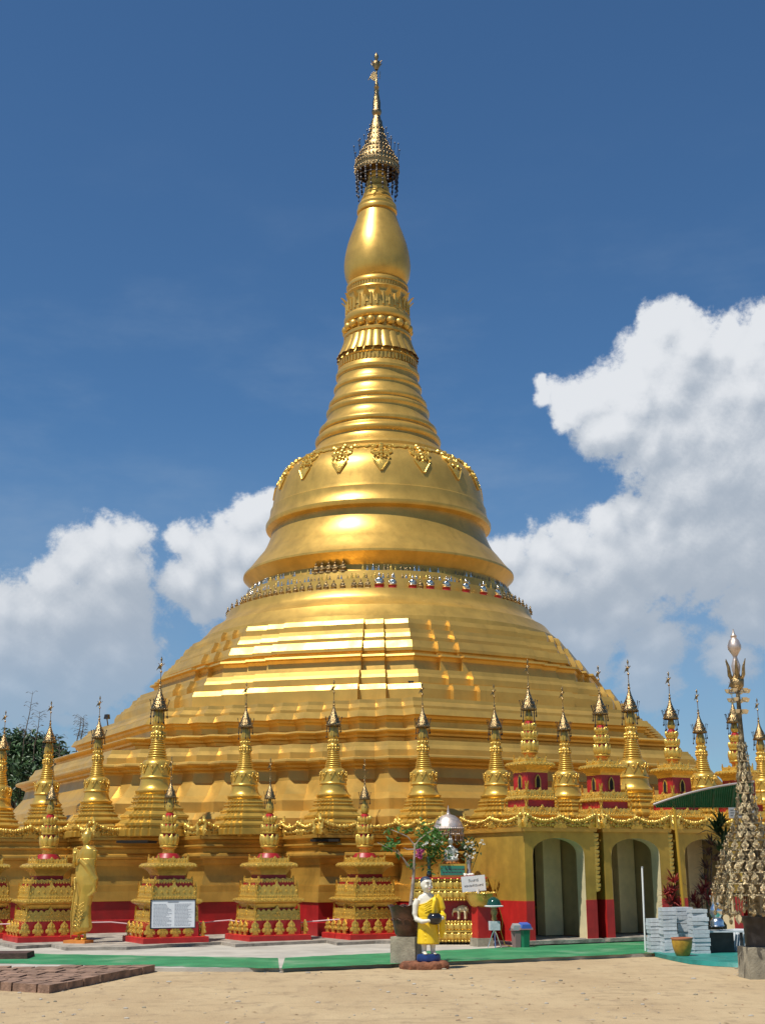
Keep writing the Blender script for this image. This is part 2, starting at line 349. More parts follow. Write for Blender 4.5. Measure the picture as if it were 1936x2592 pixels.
# raised step under the shrines, its front edge zigzagging with the plinth
st = [(-260, 2397), (0, 2393), (42, 2403), (130, 2398), (167, 2406.5), (321, 2404.5), (560, 2391.5), (596, 2398), (826, 2387), (853, 2393.5), (950, 2389), (1130, 2388), (1330, 2391), (1400, 2386), (1560, 2379.5), (1700, 2369)]
stp = [at(x, y, .06) for x, y in st]
ks = MB(); prism(ks, stp + [Vector((40, 60, 0)), Vector((-40, 60, 0))], .0601, .12)
tag(ks.build('terrace_step', M_['kerb'], ang=0), kind='structure')
pb = MB(); prng = random.Random(5)
for i in range(170):
    p = at(prng.uniform(-20, 1960), prng.uniform(2440, 2600), 0)
    if p.y > 22.3 and p.x < 6 : p.y = 22.3 - prng.random() * .3 if prng.random() < .4 else 12 + prng.random() * 10
    r = prng.choice((.008, .01, .013, .02)) * (p.y / 18)
    pb.k = prng.randrange(3); pb.ball((p.x, p.y, r * .3), r, 6, 4, (1 + prng.random(), 1, .7))
for i in range(150):                               # dry leaf scraps and twigs
    p = at(prng.uniform(-20, 1960), prng.uniform(2462, 2600), 0); a = prng.uniform(0, 6.28); L = prng.uniform(.03, .09); W = L * prng.uniform(.12, .45); d = Vector((math.cos(a), math.sin(a), 0)); q = Vector((-d.y, d.x, 0)); pb.k = 3 + prng.randrange(2)
    pb.add([p + Vector((0, 0, .004)), p + d * L * .5 + q * W * .5 + Vector((0, 0, .012)), p + d * L + Vector((0, 0, .006)), p + d * L * .5 - q * W * .5 + Vector((0, 0, .006))], [(0, 1, 2, 3)])
tag(pb.build('pebbles', [M_['block'], M_['concrete'], M_['kerb'], M_['wood'], M_['bark']]), 'loose grit and small stones scattered on the sand', 'pebbles', kind='stuff')

# ------------------------------------------------------------------ the great pagoda
pag = thing('pagoda', 'huge gold painted pagoda with ringed spire, bell and stepped terraces', 'pagoda', (CX, CY, 0))
w_ = math.tan(R(22.5))
def zigzag(n, w=w_, dep=1.0):
    q = [(-w, -1.0), (w, -1.0)]; s = (1 - w) / n; pts = []
    for i in range(n):
        x, y = w + i * s, -1 + i * s; q += [(x + s * .5 * (1 - dep), y + s * (.5 + .5 * dep)), (x + s, y + s)]
    q = q[1:-1]                                   # from (w,-1) to just before (1,-w)
    for k in range(4): pts += [rot2(p, k * math.pi / 2) for p in [(-w, -1.0)] + q]
    return [rot2(p, PSI) for p in pts]
def octa():
    f = [(-.397, .960), (-.285, .960), (-.285, .980), (-.195, .980), (-.195, 1), (.195, 1), (.195, .980), (.285, .980), (.285, .960)]
    pts = []
    for k in range(8):
        a = PSI + R(2.2) + k * math.pi / 4
        for t, d in f: pts.append((d * math.sin(a) + t * math.cos(a), -d * math.cos(a) + t * math.sin(a)))
    return pts
PL_OCT, PL_Z, PL_P = octa(), zigzag(10, dep=.62), zigzag(4)
def cove(prof, i0):                               # round a sloped band into a shallow cove
    return prof
up = [(6.25, 8.80), (6.385, 8.776), (6.455, 8.63), (6.455, 8.48), (6.455, 8.423), (6.686, 8.423), (6.72, 8.30), (6.80, 8.168), (6.80, 8.074), (6.80, 8.018), (7.047, 8.018), (7.155, 7.795), (7.155, 7.702), (7.06, 7.67), (7.05, 7.626), (7.07, 7.552), (7.482, 7.552), (7.505, 7.491), (7.38, 7.46), (7.34, 7.374), (7.40, 7.133), (7.42, 7.02), (8.009, 7.015), (8.05, 6.89), (8.125, 6.789), (8.125, 6.62), (8.10, 6.544), (8.496, 6.544), (8.57, 6.394), (8.57, 6.162), (8.57, 6.0)]
lowr = [(8.5, 6.03), (9.032, 6.03), (9.06, 5.93), (9.206, 5.8), (9.206, 5.746), (9.206, 5.7), (9.423, 5.7), (9.533, 5.517), (9.40, 5.49), (9.38, 5.43), (9.33, 5.40), (9.30, 5.356), (9.30, 5.207), (9.42, 5.121), (10.06, 5.121), (10.12, 5.10), (10.149, 5.069), (10.12, 5.035), (10.06, 5.017), (9.96, 4.985), (9.95, 4.93), (9.84, 4.90), (9.83, 4.819), (9.90, 4.736), (10.567, 4.736), (10.62, 4.62), (10.726, 4.509), (10.726, 4.377), (10.726, 4.329), (11.05, 4.329), (11.11, 4.30), (11.128, 4.259), (11.11, 4.215), (11.05, 4.189), (10.95, 4.16), (10.94, 4.11), (10.83, 4.07), (10.82, 4.026), (10.88, 3.777), (11.02, 3.60), (11.16, 3.42), (11.389, 3.253), (11.389, 2.98), (11.65, 2.98), (11.82, 2.80), (11.82, 2.2)]
MB().plan(up, PL_OCT).build('upper_terraces', M_['gold'], pag, 14)
MB().plan(lowr, PL_Z).build('lower_terraces', M_['gold'], pag, 11)
RP = 14.05
k_ = lambda d: RP + d
plinth = [(k_(-2.6), 2.34), (k_(.02), 2.34), (k_(.06), 2.325), (k_(.06), 2.262), (k_(0), 2.245), (k_(-.06), 2.235), (k_(-.10), 2.15), (k_(-.10), 2.142), (k_(.05), 2.136), (k_(.07), 2.10), (k_(.03), 2.07), (k_(-.04), 2.05), (k_(-.05), 1.95), (k_(.02), 1.945), (k_(.10), 1.91), (k_(.12), 1.87), (k_(.08), 1.82), (k_(-.02), 1.80), (k_(-.06), 1.70), (k_(-.12), 1.66), (k_(-.14), 1.52), (k_(-.12), 1.44), (k_(-.12), 1.40), (k_(.02), 1.22), (k_(.02), 1.20), (k_(.06), 1.20), (k_(.07), 1.066), (k_(.07), 1.06), (k_(.16), .86), (k_(.16), .84)]
MB().plan(plinth, PL_P).build('plinth_mouldings', M_['goldlo'], pag, 30)
MB().plan([(k_(.10), .84), (k_(.10), .42), (k_(.16), .40), (k_(.16), .1)], PL_P).build('plinth_wall', M_['red'], pag, 20)
# vents in the cornice
for (x0, x1, y) in ((302, 382, 2130), (790, 862, 2127)):
    a = atY(x0, y, 30.9); b = atY(x1, y, 30.9)
    v = MB(); v.box(((a.x + b.x) / 2 - CX, 31.15 - CY, a.z - .005), (b.x - a.x, .9, .055), R(-4)); v.build('vent', M_['hole'], pag)
# bands carrying the figurines, then bell
band = [(4.3, 10.97), (4.42, 10.96), (4.50, 10.70), (4.62, 10.695), (4.68, 10.40), (4.84, 10.395), (4.90, 10.0), (5.28, 9.99), (5.32, 9.78), (5.40, 9.66), (5.75, 9.40), (5.85, 9.36), (6.0, 9.15), (6.2, 8.96), (6.26, 8.74)]
MB().lathe(band, 96).build('figurine_band', M_['goldbell'], pag, 30)
bell = [(2.609, 15.60), (2.70, 15.585), (2.86, 15.52), (3.05, 15.40), (3.22, 15.25), (3.46, 14.99), (3.58, 14.78), (3.65, 14.60), (3.725, 14.237), (3.773, 13.90), (3.80, 13.80), (3.84, 13.77), (3.845, 13.65), (3.883, 13.458), (3.962, 13.301), (3.995, 13.24), (3.995, 13.16), (3.97, 13.09), (3.84, 13.05), (3.78, 13.02), (3.80, 12.85), (3.86, 12.65), (3.955, 12.42), (4.07, 12.2), (4.24, 11.99), (4.37, 11.82), (4.504, 11.64), (4.66, 11.46), (4.735, 11.39), (4.74, 11.32), (4.67, 11.25), (4.55, 11.12), (4.46, 11.0), (4.42, 10.94), (4.30, 10.93)]
MB().lathe(bell, 160).build('bell', M_['goldbell'], pag, 24)
# leaf pendants round the shoulder of the bell
def bell_r(z):
    for (r0, z0), (r1, z1) in zip(bell, bell[1:]):
        if z1 <= z <= z0: return r0 + (r1 - r0) * (z0 - z) / max(1e-6, z0 - z1)
    return bell[0][0]
def pendant():
    b = MB()
    def P(x, s, o):                                # s: distance down the shoulder, x: across, o: proud of it
        ax = abs(x); x = math.copysign(ax * 1.25 if ax < .25 else .3125 + (ax - .25) * .79, x); s *= 1.1
        z = 15.36 - s; 
        zz = max(13.9, z - .0); r = bell_r(zz); e = .05; r2 = bell_r(zz - e)
        nv = Vector((0, -e, (r2 - r))).normalized() if True else None
        nv = Vector((0, -abs(e), abs(r2 - r))).normalized()
        a = x / r; v = Vector((math.sin(a) * r, -math.cos(a) * r, zz)); nn = Vector((math.sin(a) * -nv.y * 1, -math.cos(a) * -nv.y, nv.z))
        nn = Vector((-math.sin(a) * nv.y, math.cos(a) * nv.y, nv.z))
        return v + nn * o
    def curve(pts, r0, r1=None, n=6):
        k = len(pts); b.tube([P(x, s, .03) for x, s in pts], [1.12 * (r0 + ((r1 or r0) - r0) * i / (k - 1)) for i in range(k)], n)
    for sg in (-1, 1):
        curve([(sg * x, s) for x, s in ((.02, .98), (.10, .82), (.19, .66), (.22, .54), (.17, .44), (.08, .46))], .028, .045)
        curve([(sg * x, s) for x, s in ((.05, .36), (.18, .40), (.27, .33), (.25, .22), (.16, .22))], .05, .04)
        curve([(sg * x, s) for x, s in ((.10, .10), (.22, .04), (.34, .06), (.46, .10), (.58, .07), (.68, .08))], .065, .02)
        for x, s, r in ((.20, .30, .055), (.33, .05, .07), (.10, .30, .05), (.10, .52, .05), (.22, .12, .06)): b.ball(P(sg * x, s, .03), r * 1.1, 6, 4)
    for s, r in ((.02, .07), (.14, .075), (.26, .07), (.38, .06), (.50, .06), (.60, .045)): b.ball(P(0, s, .04), r * 1.15, 7, 5)
    vs = [P(x, s, o) for x, s, o in ((0, 1.0, .02), (.17, .68, .02), (0, .56, .04), (-.17, .68, .02), (0, .72, .07))]
    b.add(vs, [(0, 1, 4), (1, 2, 4), (2, 3, 4), (3, 0, 4)])
    return b.mesh('bell_pendant', M_['orn'])
pm = pendant()
for k in range(16):
    o = bpy.data.objects.new('bell_pendant', pm); col.objects.link(o); o.parent = pag; o.rotation_euler = (0, 0, R(2.0 + 22.5 * k))
# ringed spire
rings = [(1.46, 18.95), (1.50, 18.90), (1.50, 18.86), (1.475, 18.84), (1.488, 18.652), (1.58, 18.53), (1.61, 18.48), (1.61, 18.40), (1.57, 18.36), (1.555, 18.30), (1.60, 18.18), (1.714, 17.95), (1.78, 17.88), (1.795, 17.82), (1.78, 17.75), (1.74, 17.71), (1.745, 17.67), (1.84, 17.60), (1.88, 17.54), (1.88, 17.46), (1.83, 17.40), (1.82, 17.34), (1.90, 17.15), (2.03, 16.96), (2.12, 16.88), (2.145, 16.82), (2.13, 16.74), (2.08, 16.70), (2.085, 16.66), (2.17, 16.57), (2.26, 16.48), (2.28, 16.40), (2.26, 16.30), (2.20, 16.25), (2.20, 16.20), (2.29, 16.05), (2.43, 15.89), (2.56, 15.79), (2.60, 15.72), (2.58, 15.63), (2.50, 15.58)]
MB().lathe(rings, 96).build('ringed_spire', M_['goldbell'], pag, 40)
def petal_ring(b, n, r0, z0, r1, z1, w, th=.05, bulge=.06, tip=True, phase=0.0):
    for k in range(n):
        a = 2 * math.pi * (k + phase) / n; rs = []
        for i in range(6):
            t = i / 5; r = r0 + (r1 - r0) * t ** 1.6 + bulge * math.sin(math.pi * t); z = z0 + (z1 - z0) * t
            ww = w * (1 if t < .62 else max(.16, 1 - (t - .62) * 2.1)) if tip else w
            row = []
            for j, s in enumerate((-.5, -.3, 0, .3, .5)):
                aa = a + s * ww / max(.2, r); rr = r + th * (1 - abs(s) * 2) ** .6; row.append((rr * math.sin(aa), -rr * math.cos(aa), z))
            rs.append(row)
        b.rings(rs, False)
col_ = MB().lathe([(1.0, 22.75), (1.13, 22.60), (1.158, 22.55), (1.155, 22.46), (1.12, 22.43), (1.10, 22.27), (1.16, 22.25), (1.18, 22.20), (1.12, 22.12), (1.10, 22.0), (1.15, 21.9), (1.16, 21.45), (1.15, 21.36), (1.21, 21.30), (1.24, 21.23), (1.24, 21.08), (1.20, 21.02), (1.12, 20.98), (1.12, 20.64), (1.20, 20.60), (1.25, 20.55), (1.25, 20.45), (1.20, 20.42), (1.18, 20.38), (1.28, 19.9), (1.40, 19.55), (1.36, 19.50), (1.40, 19.46), (1.41, 19.22), (1.44, 19.20), (1.48, 19.16), (1.49, 19.05), (1.54, 19.0), (1.53, 18.9), (1.45, 18.84)], 72)
for k in range(64):
    a = 2 * math.pi * k / 64; sa, ca = math.sin(a), -math.cos(a)
    col_.box((1.12 * sa, 1.12 * ca, 22.35), (.05, .04, .15), a); col_.box((1.43 * sa, 1.43 * ca, 19.33), (.07, .06, .22), a, 1.0)
    if k % 2 == 0: col_.tube([(1.165 * sa, 1.165 * ca, z) for z in (21.42, 21.9)], .045, 6)
col_.build('spire_collar', M_['goldbell'], pag, 40)
pt = MB(); petal_ring(pt, 18, 1.14, 21.55, 1.34, 22.06, .30, .05, -.05); pt.build('lotus_petals', M_['goldbell'], pag, 50); pt = MB()
petal_ring(pt, 26, 1.20, 20.38, 1.48, 19.66, .32, .05, .02, False); petal_ring(pt, 26, 1.20, 20.2, 1.45, 19.5, .26, .06, -.02, True, .5)
pt.build('lotus_petals', M_['goldbell'], pag, 50)
bm_ = MB(); bm_.ball((0, 0, 0), .165, 14, 9); bead = bm_.mesh('bead', M_['goldbell'])
for k in range(20):
    a = 2 * math.pi * (k + .35) / 20; o = bpy.data.objects.new('bead', bead); col.objects.link(o); o.parent = pag; o.location = (1.17 * math.sin(a), -1.17 * math.cos(a), 20.80)
MB().lathe([(1.0, 22.62), (1.113, 22.75), (1.209, 23.0), (1.245, 23.25), (1.25, 23.45), (1.23, 23.72), (1.185, 24.0), (1.125, 24.28), (1.04, 24.56), (.949, 24.84), (.87, 25.05), (.80, 25.27), (.735, 25.5), (.69, 25.62)], 72).build('banana_bud', M_['goldbell'], pag, 60)
MB().lathe([(.69, 25.6), (.76, 25.64), (.77, 25.74), (.75, 25.80), (.72, 25.84), (.735, 25.93), (.63, 26.10), (.60, 26.14), (.62, 26.18), (.54, 26.32), (.52, 26.36), (.535, 26.42), (.47, 26.50), (.475, 26.66), (.42, 26.70), (.395, 26.78), (.41, 26.94), (.35, 26.98), (.35, 27.08), (.31, 27.10), (.345, 27.15), (.34, 27.26), (.30, 27.28), (.33, 27.33), (.32, 27.42), (.28, 27.44), (.27, 27.56), (.2, 28.0), (.15, 29.8)], 40).build('crown_stem', M_['goldbell'], pag, 40)
cr = MB(); cr.lathe([(.80, 27.33), (.83, 27.34), (.84, 27.50), (.80, 27.52), (.83, 27.60), (.835, 27.74), (.80, 27.78), (.80, 27.93), (.72, 28.05), (.66, 28.10), (.64, 28.25), (.55, 28.32), (.52, 28.43), (.46, 28.50), (.45, 28.62), (.40, 28.68), (.385, 28.85), (.34, 28.92), (.32, 29.1), (.27, 29.16), (.255, 29.38), (.235, 29.45), (.22, 29.6), (.17, 29.7), (.145, 29.84), (.06, 29.9)], 40, cap=False)
for z, r, n in ((27.42, .85, 40), (27.66, .85, 40), (27.86, .82, 36), (28.17, .67, 30), (28.4, .55, 26), (28.66, .44, 22), (28.95, .35, 18), (29.25, .28, 14)):
    for k in range(n):
        a = 2 * math.pi * k / n; cr.ball((r * math.sin(a), -r * math.cos(a), z), .032, 5, 3, (1, 1, 1.6))
cr.build('umbrella_crown', M_['brass'], pag, 40)
pr = MB()
for z, r, n, h in ((27.9, .84, 12, .55), (28.25, .66, 9, .45), (28.6, .47, 8, .35), (29.0, .36, 6, .30)):
    for k in range(n):
        a = 2 * math.pi * (k + .3) / n; x, y = r * math.sin(a), -r * math.cos(a)
        pr.tube([(x, y, z), (x * 1.06, y * 1.06, z + h)], .010, 4); pr.ball((x * 1.06, y * 1.06, z + h), .035, 5, 4); pr.ball((x * 1.05, y * 1.05, z + h * .7), .022, 5, 3)
for k in range(22):                                # hanging bells and chains below the crown
    a = 2 * math.pi * k / 22; L = 1.05 if k % 2 else .6
    x, y = .80 * math.sin(a), -.80 * math.cos(a)
    pr.tube([(x, y, 27.36), (x * .96, y * .96, 27.36 - L)], .011, 4)
    for i in range(6): pr.ball((x * (1 - .04 * i / 6), y * (1 - .04 * i / 6), 27.30 - L * i / 6 - .05), .035 if i % 2 else .05, 5, 4, (1, 1, 1.3))
for k in range(8):
    a = 2 * math.pi * k / 8; pr.tube([(0.3 * math.sin(a), -.3 * math.cos(a), 27.45), (.81 * math.sin(a), -.81 * math.cos(a), 27.36)], .02, 5)
pr.tube([(.78 * math.sin(2 * math.pi * j / 24), -.78 * math.cos(2 * math.pi * j / 24), 27.1) for j in range(25)], .018, 5)
pr.build('hanging_chains', M_['dark'], pag, 40)
fn = MB(); fn.lathe([(.05, 29.8), (.13, 29.87), (.19, 30.0), (.19, 30.1), (.15, 30.14), (.155, 30.45), (.082, 30.92), (.105, 31.0), (.06, 31.05), (.11, 31.14), (.06, 31.2), (.08, 31.28), (.05, 31.34), (.035, 31.6), (.035, 32.0), (.065, 31.92), (.10, 32.0), (.165, 32.14), (.15, 32.26), (.04, 32.33), (.05, 32.38), (.09, 32.48), (.085, 32.56), (.012, 32.70)], 14)
for k in range(6):
    a = k * math.pi / 3; fn.tube([(.12 * math.sin(a), .12 * math.cos(a), 32.1), (.24 * math.sin(a), .24 * math.cos(a), 32.28)], .02, 5)
vane = fn.build('finial', M_['brass'], pag, 50)
vn = MB(); vn.slab([(0, 31.4), (0, 31.75), (-.10, 31.86), (-.2, 31.74), (-.34, 31.45), (-.22, 31.56), (-.14, 31.45)], .02, Matrix.Identity(4)); vn.tube([(.12, 0, 31.5), (.15, 0, 31.85)], .012, 5); vn.build('vane', M_['brass'], vane, 0)

# garland frieze round the plinth and over the pavilions
def flame(w, h):
    return [(-w * .5, 0), (w * .5, 0), (w * .56, h * .22), (w * .34, h * .34), (w * .40, h * .5), (w * .2, h * .58), (w * .16, h * .78), (0, h), (-w * .16, h * .78), (-w * .2, h * .58), (-w * .40, h * .5), (-w * .34, h * .34), (-w * .56, h * .22)]
def frieze(b, p0, p1, z, h, swags=2, lean=.12, r_=random.Random(3)):
    p0, p1 = Vector((*p0, 0)), Vector((*p1, 0)); d = p1 - p0; L = d.length; d.normalize(); n = Vector((d.y, -d.x, 0))
    Mx = Matrix((d, -n, Vector((0, 0, 1)))).transposed().to_4x4()
    def W(t, o, zz): return p0 + d * t + n * (o + lean * (zz - z)) + Vector((0, 0, zz))
    b.box((p0 + p1) / 2 - n * .02 + Vector((0, 0, z + h * .17)), (L, .05, h * .34), math.atan2(d.y, d.x))
    for s in range(swags):
        a, c = L * s / swags, L * (s + 1) / swags; N = max(9, int((c - a) / .06))
        hs = (.92, .72) if s % 2 == 0 else (.72, .92)
        for i in range(N + 1):
            t = i / N; y = (hs[0] * (1 - t) ** 2.6 + hs[1] * t ** 2.6); zz = z + h * (.24 + .52 * y)
            b.ball(W(a + (c - a) * t, .03 + r_.uniform(-.01, .02), zz), h * .11 * r_.uniform(.8, 1.3), 6, 4, (1, 1, 1.1))
            b.ball(W(a + (c - a) * t, .02, z + h * (.1 + .12 * y) + r_.uniform(0, h * .08)), h * .095 * r_.uniform(.7, 1.3), 5, 4)
            if i % 2 == 0: b.ball(W(a + (c - a) * t, .015, z + h * (.16 + .35 * y)), h * .10 * r_.uniform(.8, 1.3), 5, 4)
    for s in range(swags + 1):
        t = L * s / swags; hh = h * (1.0 if s % 2 == 0 else .82)
        for off, sc, ro in ((0, 1, 0), (.13, .66, .35), (-.13, .66, -.35)):
            if (s == 0 and off < 0) or (s == swags and off > 0): pass
            M2 = Matrix.Translation(W(t + off * h * 1.6, .03, z)) @ Mx @ Matrix.Rotation(-.12, 4, 'X') @ Matrix.Rotation(ro * .7, 4, 'Y')
            b.slab(flame(h * .36 * (.75 + .4 * sc), hh * sc * 1.08), .03, M2, .045)
fz = MB()
npl = len(PL_P)
for i in range(npl):
    p, q = PL_P[i], PL_P[(i + 1) % npl]
    P0, P1 = (p[0] * (RP - .02), p[1] * (RP - .02)), (q[0] * (RP - .02), q[1] * (RP - .02))
    if (P0[1] + P1[1]) / 2 > 2: continue           # the far side of the plinth is never seen
    L = math.hypot(P0[0] - P1[0], P0[1] - P1[1]); frieze(fz, P0, P1, 2.34, .44, 2 if L < 4 else 6)
fz.build('garland_frieze', M_['orn'], pag, 50)
# flood lamp on the edge of the terraces
p = atY(1040, 1735, 36.7); fl = thing('flood_lamp', 'small black flood lamp on the gold terrace edge', 'lamp', (p.x, p.y, p.z - .22))
MB().box((0, 0, .17), (.11, .13, .26), R(20), 1.0, R(-20)).build('housing', M_['black'], fl); b = MB(); b.tube([(0, .05, -.1), (0, 0, .06)], .02, 6); b.box((.0, -.02, .32), (.16, .02, .05)); b.build('bracket', M_['dark'], fl)
p = atY(272, 1810, 40.5); fl = thing('flood_lamp', 'tiny dark lamp on the left skyline of the terraces', 'lamp', (p.x, p.y, p.z - .15))
MB().box((0, 0, .1), (.16, .12, .14), R(-30), .8).build('housing', M_['dark'], fl); b = MB(); b.tube([(0, .2, -.15), (0, 0, .04)], .02, 6); b.build('bracket', M_['dark'], fl)

# seated figurines on the bell band
def figurine(s, red_base):
    t = thing('buddha_figurine', '', 'figurine')
    b = MB(); b.lathe([(.42, .0), (.40, .1), (.30, .16), (.36, .24), (.40, .3)], 10, sx=1.1, sy=.8); b.build('pedestal', M_['red'] if red_base else M_['brass'], t, 40)
    b = MB(); b.ball((0, -.05, .40), .36, 10, 6, (1.15, .8, .38)); b.lathe([(.24, .38), (.25, .55), (.29, .74), (.24, .86), (.09, .92), (.08, .96)], 10, sy=.7)
    b.ball((0, 0, 1.08), .145, 8, 6, (1, 1, 1.15)); b.ball((0, 0, 1.27), .06, 6, 4, (1, 1, 1.6))
    for sg in (-1, 1): b.tube([(sg * .26, 0, .80), (sg * .36, -.05, .56), (sg * .12, -.26, .44)], [.085, .075, .06], 6)
    b.build('body', M_['silver'] if red_base else M_['brass'], t, 60); t.scale = (s,) * 3
    return t
def tiny(s, m):
    b = MB(); b.lathe([(.40, 0), (.38, .3), (.22, .36), (.27, .7), (.1, .86), (.14, 1.0), (.12, 1.12), (.03, 1.25), (.01, 1.35)], 7, sy=.75); b.v = [(x * s, y * s, z * s) for x, y, z in b.v]
    return b.mesh('buddha_figurine', m, 50)
def onring(px, r, z):
    # point of a ring round the pagoda's axis seen at pixel column px
    d = ray(px, 1450); d = Vector((d.x, d.y)).normalized(); c = Vector((CX, CY)); bq = c.dot(d); k = bq - math.sqrt(max(0, bq * bq - (c.dot(c) - r * r))); q = d * k
    return Vector((q.x, q.y, z)), math.atan2(q.x - CX, CY - q.y)
big = None
bigs = [(960, 'leftmost of the large silver seated figurines on red bases under the bell'), (993, 'second large silver figurine from the left under the bell, beside the leftmost one'), (1044, 'large figurine with a dark red base, third from the left under the bell'), (1088, 'large figurine on a red base, fourth from the left under the bell'), (1129, 'large pale figurine standing between two red based ones under the bell'), (1178, 'large golden faced figurine on a bright red base, sixth under the bell'), (1222, 'large figurine on a red base, third from the right end under the bell'), (1258, 'rightmost of the large silver figurines under the bell, the slimmest')]
for i, (px, lab) in enumerate(bigs):
    P, a = onring(px, 5.10, 9.995)
    if big is None: big = figurine(.42, True)
    place(big, i == 0, P, a, lab, 'large seated figurines under the bell', (.39, .34, .34, .35, .36, .36, .36, .35)[i])
mid = None; n_ = 0
for px in [580, 590, 602, 614, 622, 634, 648, 660, 673, 686, 699, 714, 731, 749, 766, 786, 808, 826, 845, 868, 896, 913, 931, 1064] + [1275 + 9 * i for i in range(8)]:
    P, a = onring(px, 5.16, 9.99)
    if mid is None: mid = figurine(.235, False)
    place(mid, n_ == 0, P, a, 'small dark seated figurine in the lowest row under the bell', 'small seated figurines in the lowest row'); n_ += 1
for px in [800, 815, 832, 848, 868]:
    P, a = onring(px, 4.57, 10.697); place(mid, False, P, a, 'small seated figurine in the short top row tight under the bell rim', 'small seated figurines tight under the bell rim', .27)
tm = [tiny(.13, M_['silver']), tiny(.12, M_['brass']), tiny(.13, M_['orn'])]
for row, (r, z, lab, gr) in enumerate([(4.57, 10.697, 'tiny pale figurine in the upper row under the bell rim', 'tiny figurines in the upper row'), (4.77, 10.397, 'tiny pale figurine in the middle row below the upper row', 'tiny figurines in the middle row')]):
    for k in range(150):
        a = R(-84 + 168 * k / 105)
        if a > R(84): break
        if row == 0 and R(-20) < a < R(-7): continue
        if rng.random() < .10: continue
        a += R(rng.uniform(-.5, .5)); o = bpy.data.objects.new('buddha_figurine', tm[rng.randrange(3)]); col.objects.link(o)
        o.location = (CX + r * math.sin(a), CY - r * math.cos(a), z); o.rotation_euler = (0, 0, a); s = rng.uniform(.8, 1.25); o.scale = (s,) * 3; tag(o, lab, 'figurine', gr)

# ------------------------------------------------------------------ little umbrella crowns, stupas, shrines, pavilions
def umbrella(parent, z0, r, h, stick, m='brass', drops=10, seed=0):
    b = MB(); b.lathe([(r * .98, z0), (r * 1.03, z0 + h * .03), (r * .97, z0 + h * .13), (r * .90, z0 + h * .22), (r * .84, z0 + h * .24), (r * .74, z0 + h * .38), (r * .66, z0 + h * .41), (r * .55, z0 + h * .53), (r * .47, z0 + h * .56), (r * .37, z0 + h * .68), (r * .31, z0 + h * .71), (r * .2, z0 + h * .86), (r * .10, z0 + h)], 20, cap=False)
    for k in range(20):
        a = 2 * math.pi * k / 20; s, c = math.sin(a), -math.cos(a)
        b.ball((r * 1.03 * s, r * 1.03 * c, z0 + h * .05), r * .09, 5, 3, (1, 1, 1.5)); b.ball((r * .90 * s, r * .90 * c, z0 + h * .24), r * .07, 5, 3); b.ball((r * .68 * s, r * .68 * c, z0 + h * .42), r * .06, 5, 3)
    u = b.build('umbrella', M_[m], parent, 45)
    for k in range(drops):
        d = MB()
        a = 2 * math.pi * (k + .4) / drops; s, c = math.sin(a), -math.cos(a); L = r * (.75 if k % 3 else 1.5)
        d.tube([(r * s, r * c, z0 + .01), (r * 1.05 * s, r * 1.05 * c, z0 - L)], r * .035, 4); d.ball((r * 1.05 * s, r * 1.05 * c, z0 - L), r * .11, 5, 4, (1, 1, 1.5)); d.ball((r * 1.03 * s, r * 1.03 * c, z0 - L * .5), r * .07, 5, 3)
        d.tube([(r * 1.0 * s, r * 1.0 * c, z0 + h * .12), (r * 1.22 * s, r * 1.22 * c, z0 + h * .42)], r * .03, 4); d.ball((r * 1.22 * s, r * 1.22 * c, z0 + h * .44), r * .08, 5, 3)
        d.build('hanging_bell', M_['dark'], u, 40)
    f = MB(); t = z0 + h; q = stick
    f.lathe([(r * .12, t - .02), (r * .2, t + q * .03), (r * .07, t + q * .07), (r * .16, t + q * .13), (r * .055, t + q * .18), (r * .05, t + q * .45), (r * .17, t + q * .50), (r * .05, t + q * .54), (r * .05, t + q * .66), (r * .2, t + q * .71), (r * .06, t + q * .77), (r * .05, t + q * .82), (r * .14, t + q * .90), (r * .01, t + q)], 8)
    M2 = Matrix.Translation((0, 0, t + q * .56)); f.slab([(0, 0), (0, q * .16), (-r * .3, q * .14), (-r * .65, -q * .04), (-r * .3, q * .04)], r * .05, M2)
    for k in range(4): f.tube([(0, 0, t + q * (.68)), (r * .42 * math.cos(k * 1.57), r * .42 * math.sin(k * 1.57), t + q * .77)], r * .04, 4)
    f.build('finial', M_[m], u, 50)
    return u
SQ = [(-.9, -1), (.9, -1), (.9, -.9), (1, -.9), (1, .9), (.9, .9), (.9, 1), (-.9, 1), (-.9, .9), (-1, .9), (-1, -.9), (-.9, -.9)]
def redent(k):                                   # square plan with corners cut back in three steps, long side unit
    a = [(1, .46), (.91, .46), (.91, .66), (.80, .66), (.80, .80), (.66, .80), (.66, .91), (.46, .91), (.46, 1)]
    pts = []
    for i in range(4): pts += [rot2(p, i * math.pi / 2) for p in a]
    return pts
RD = redent(3)
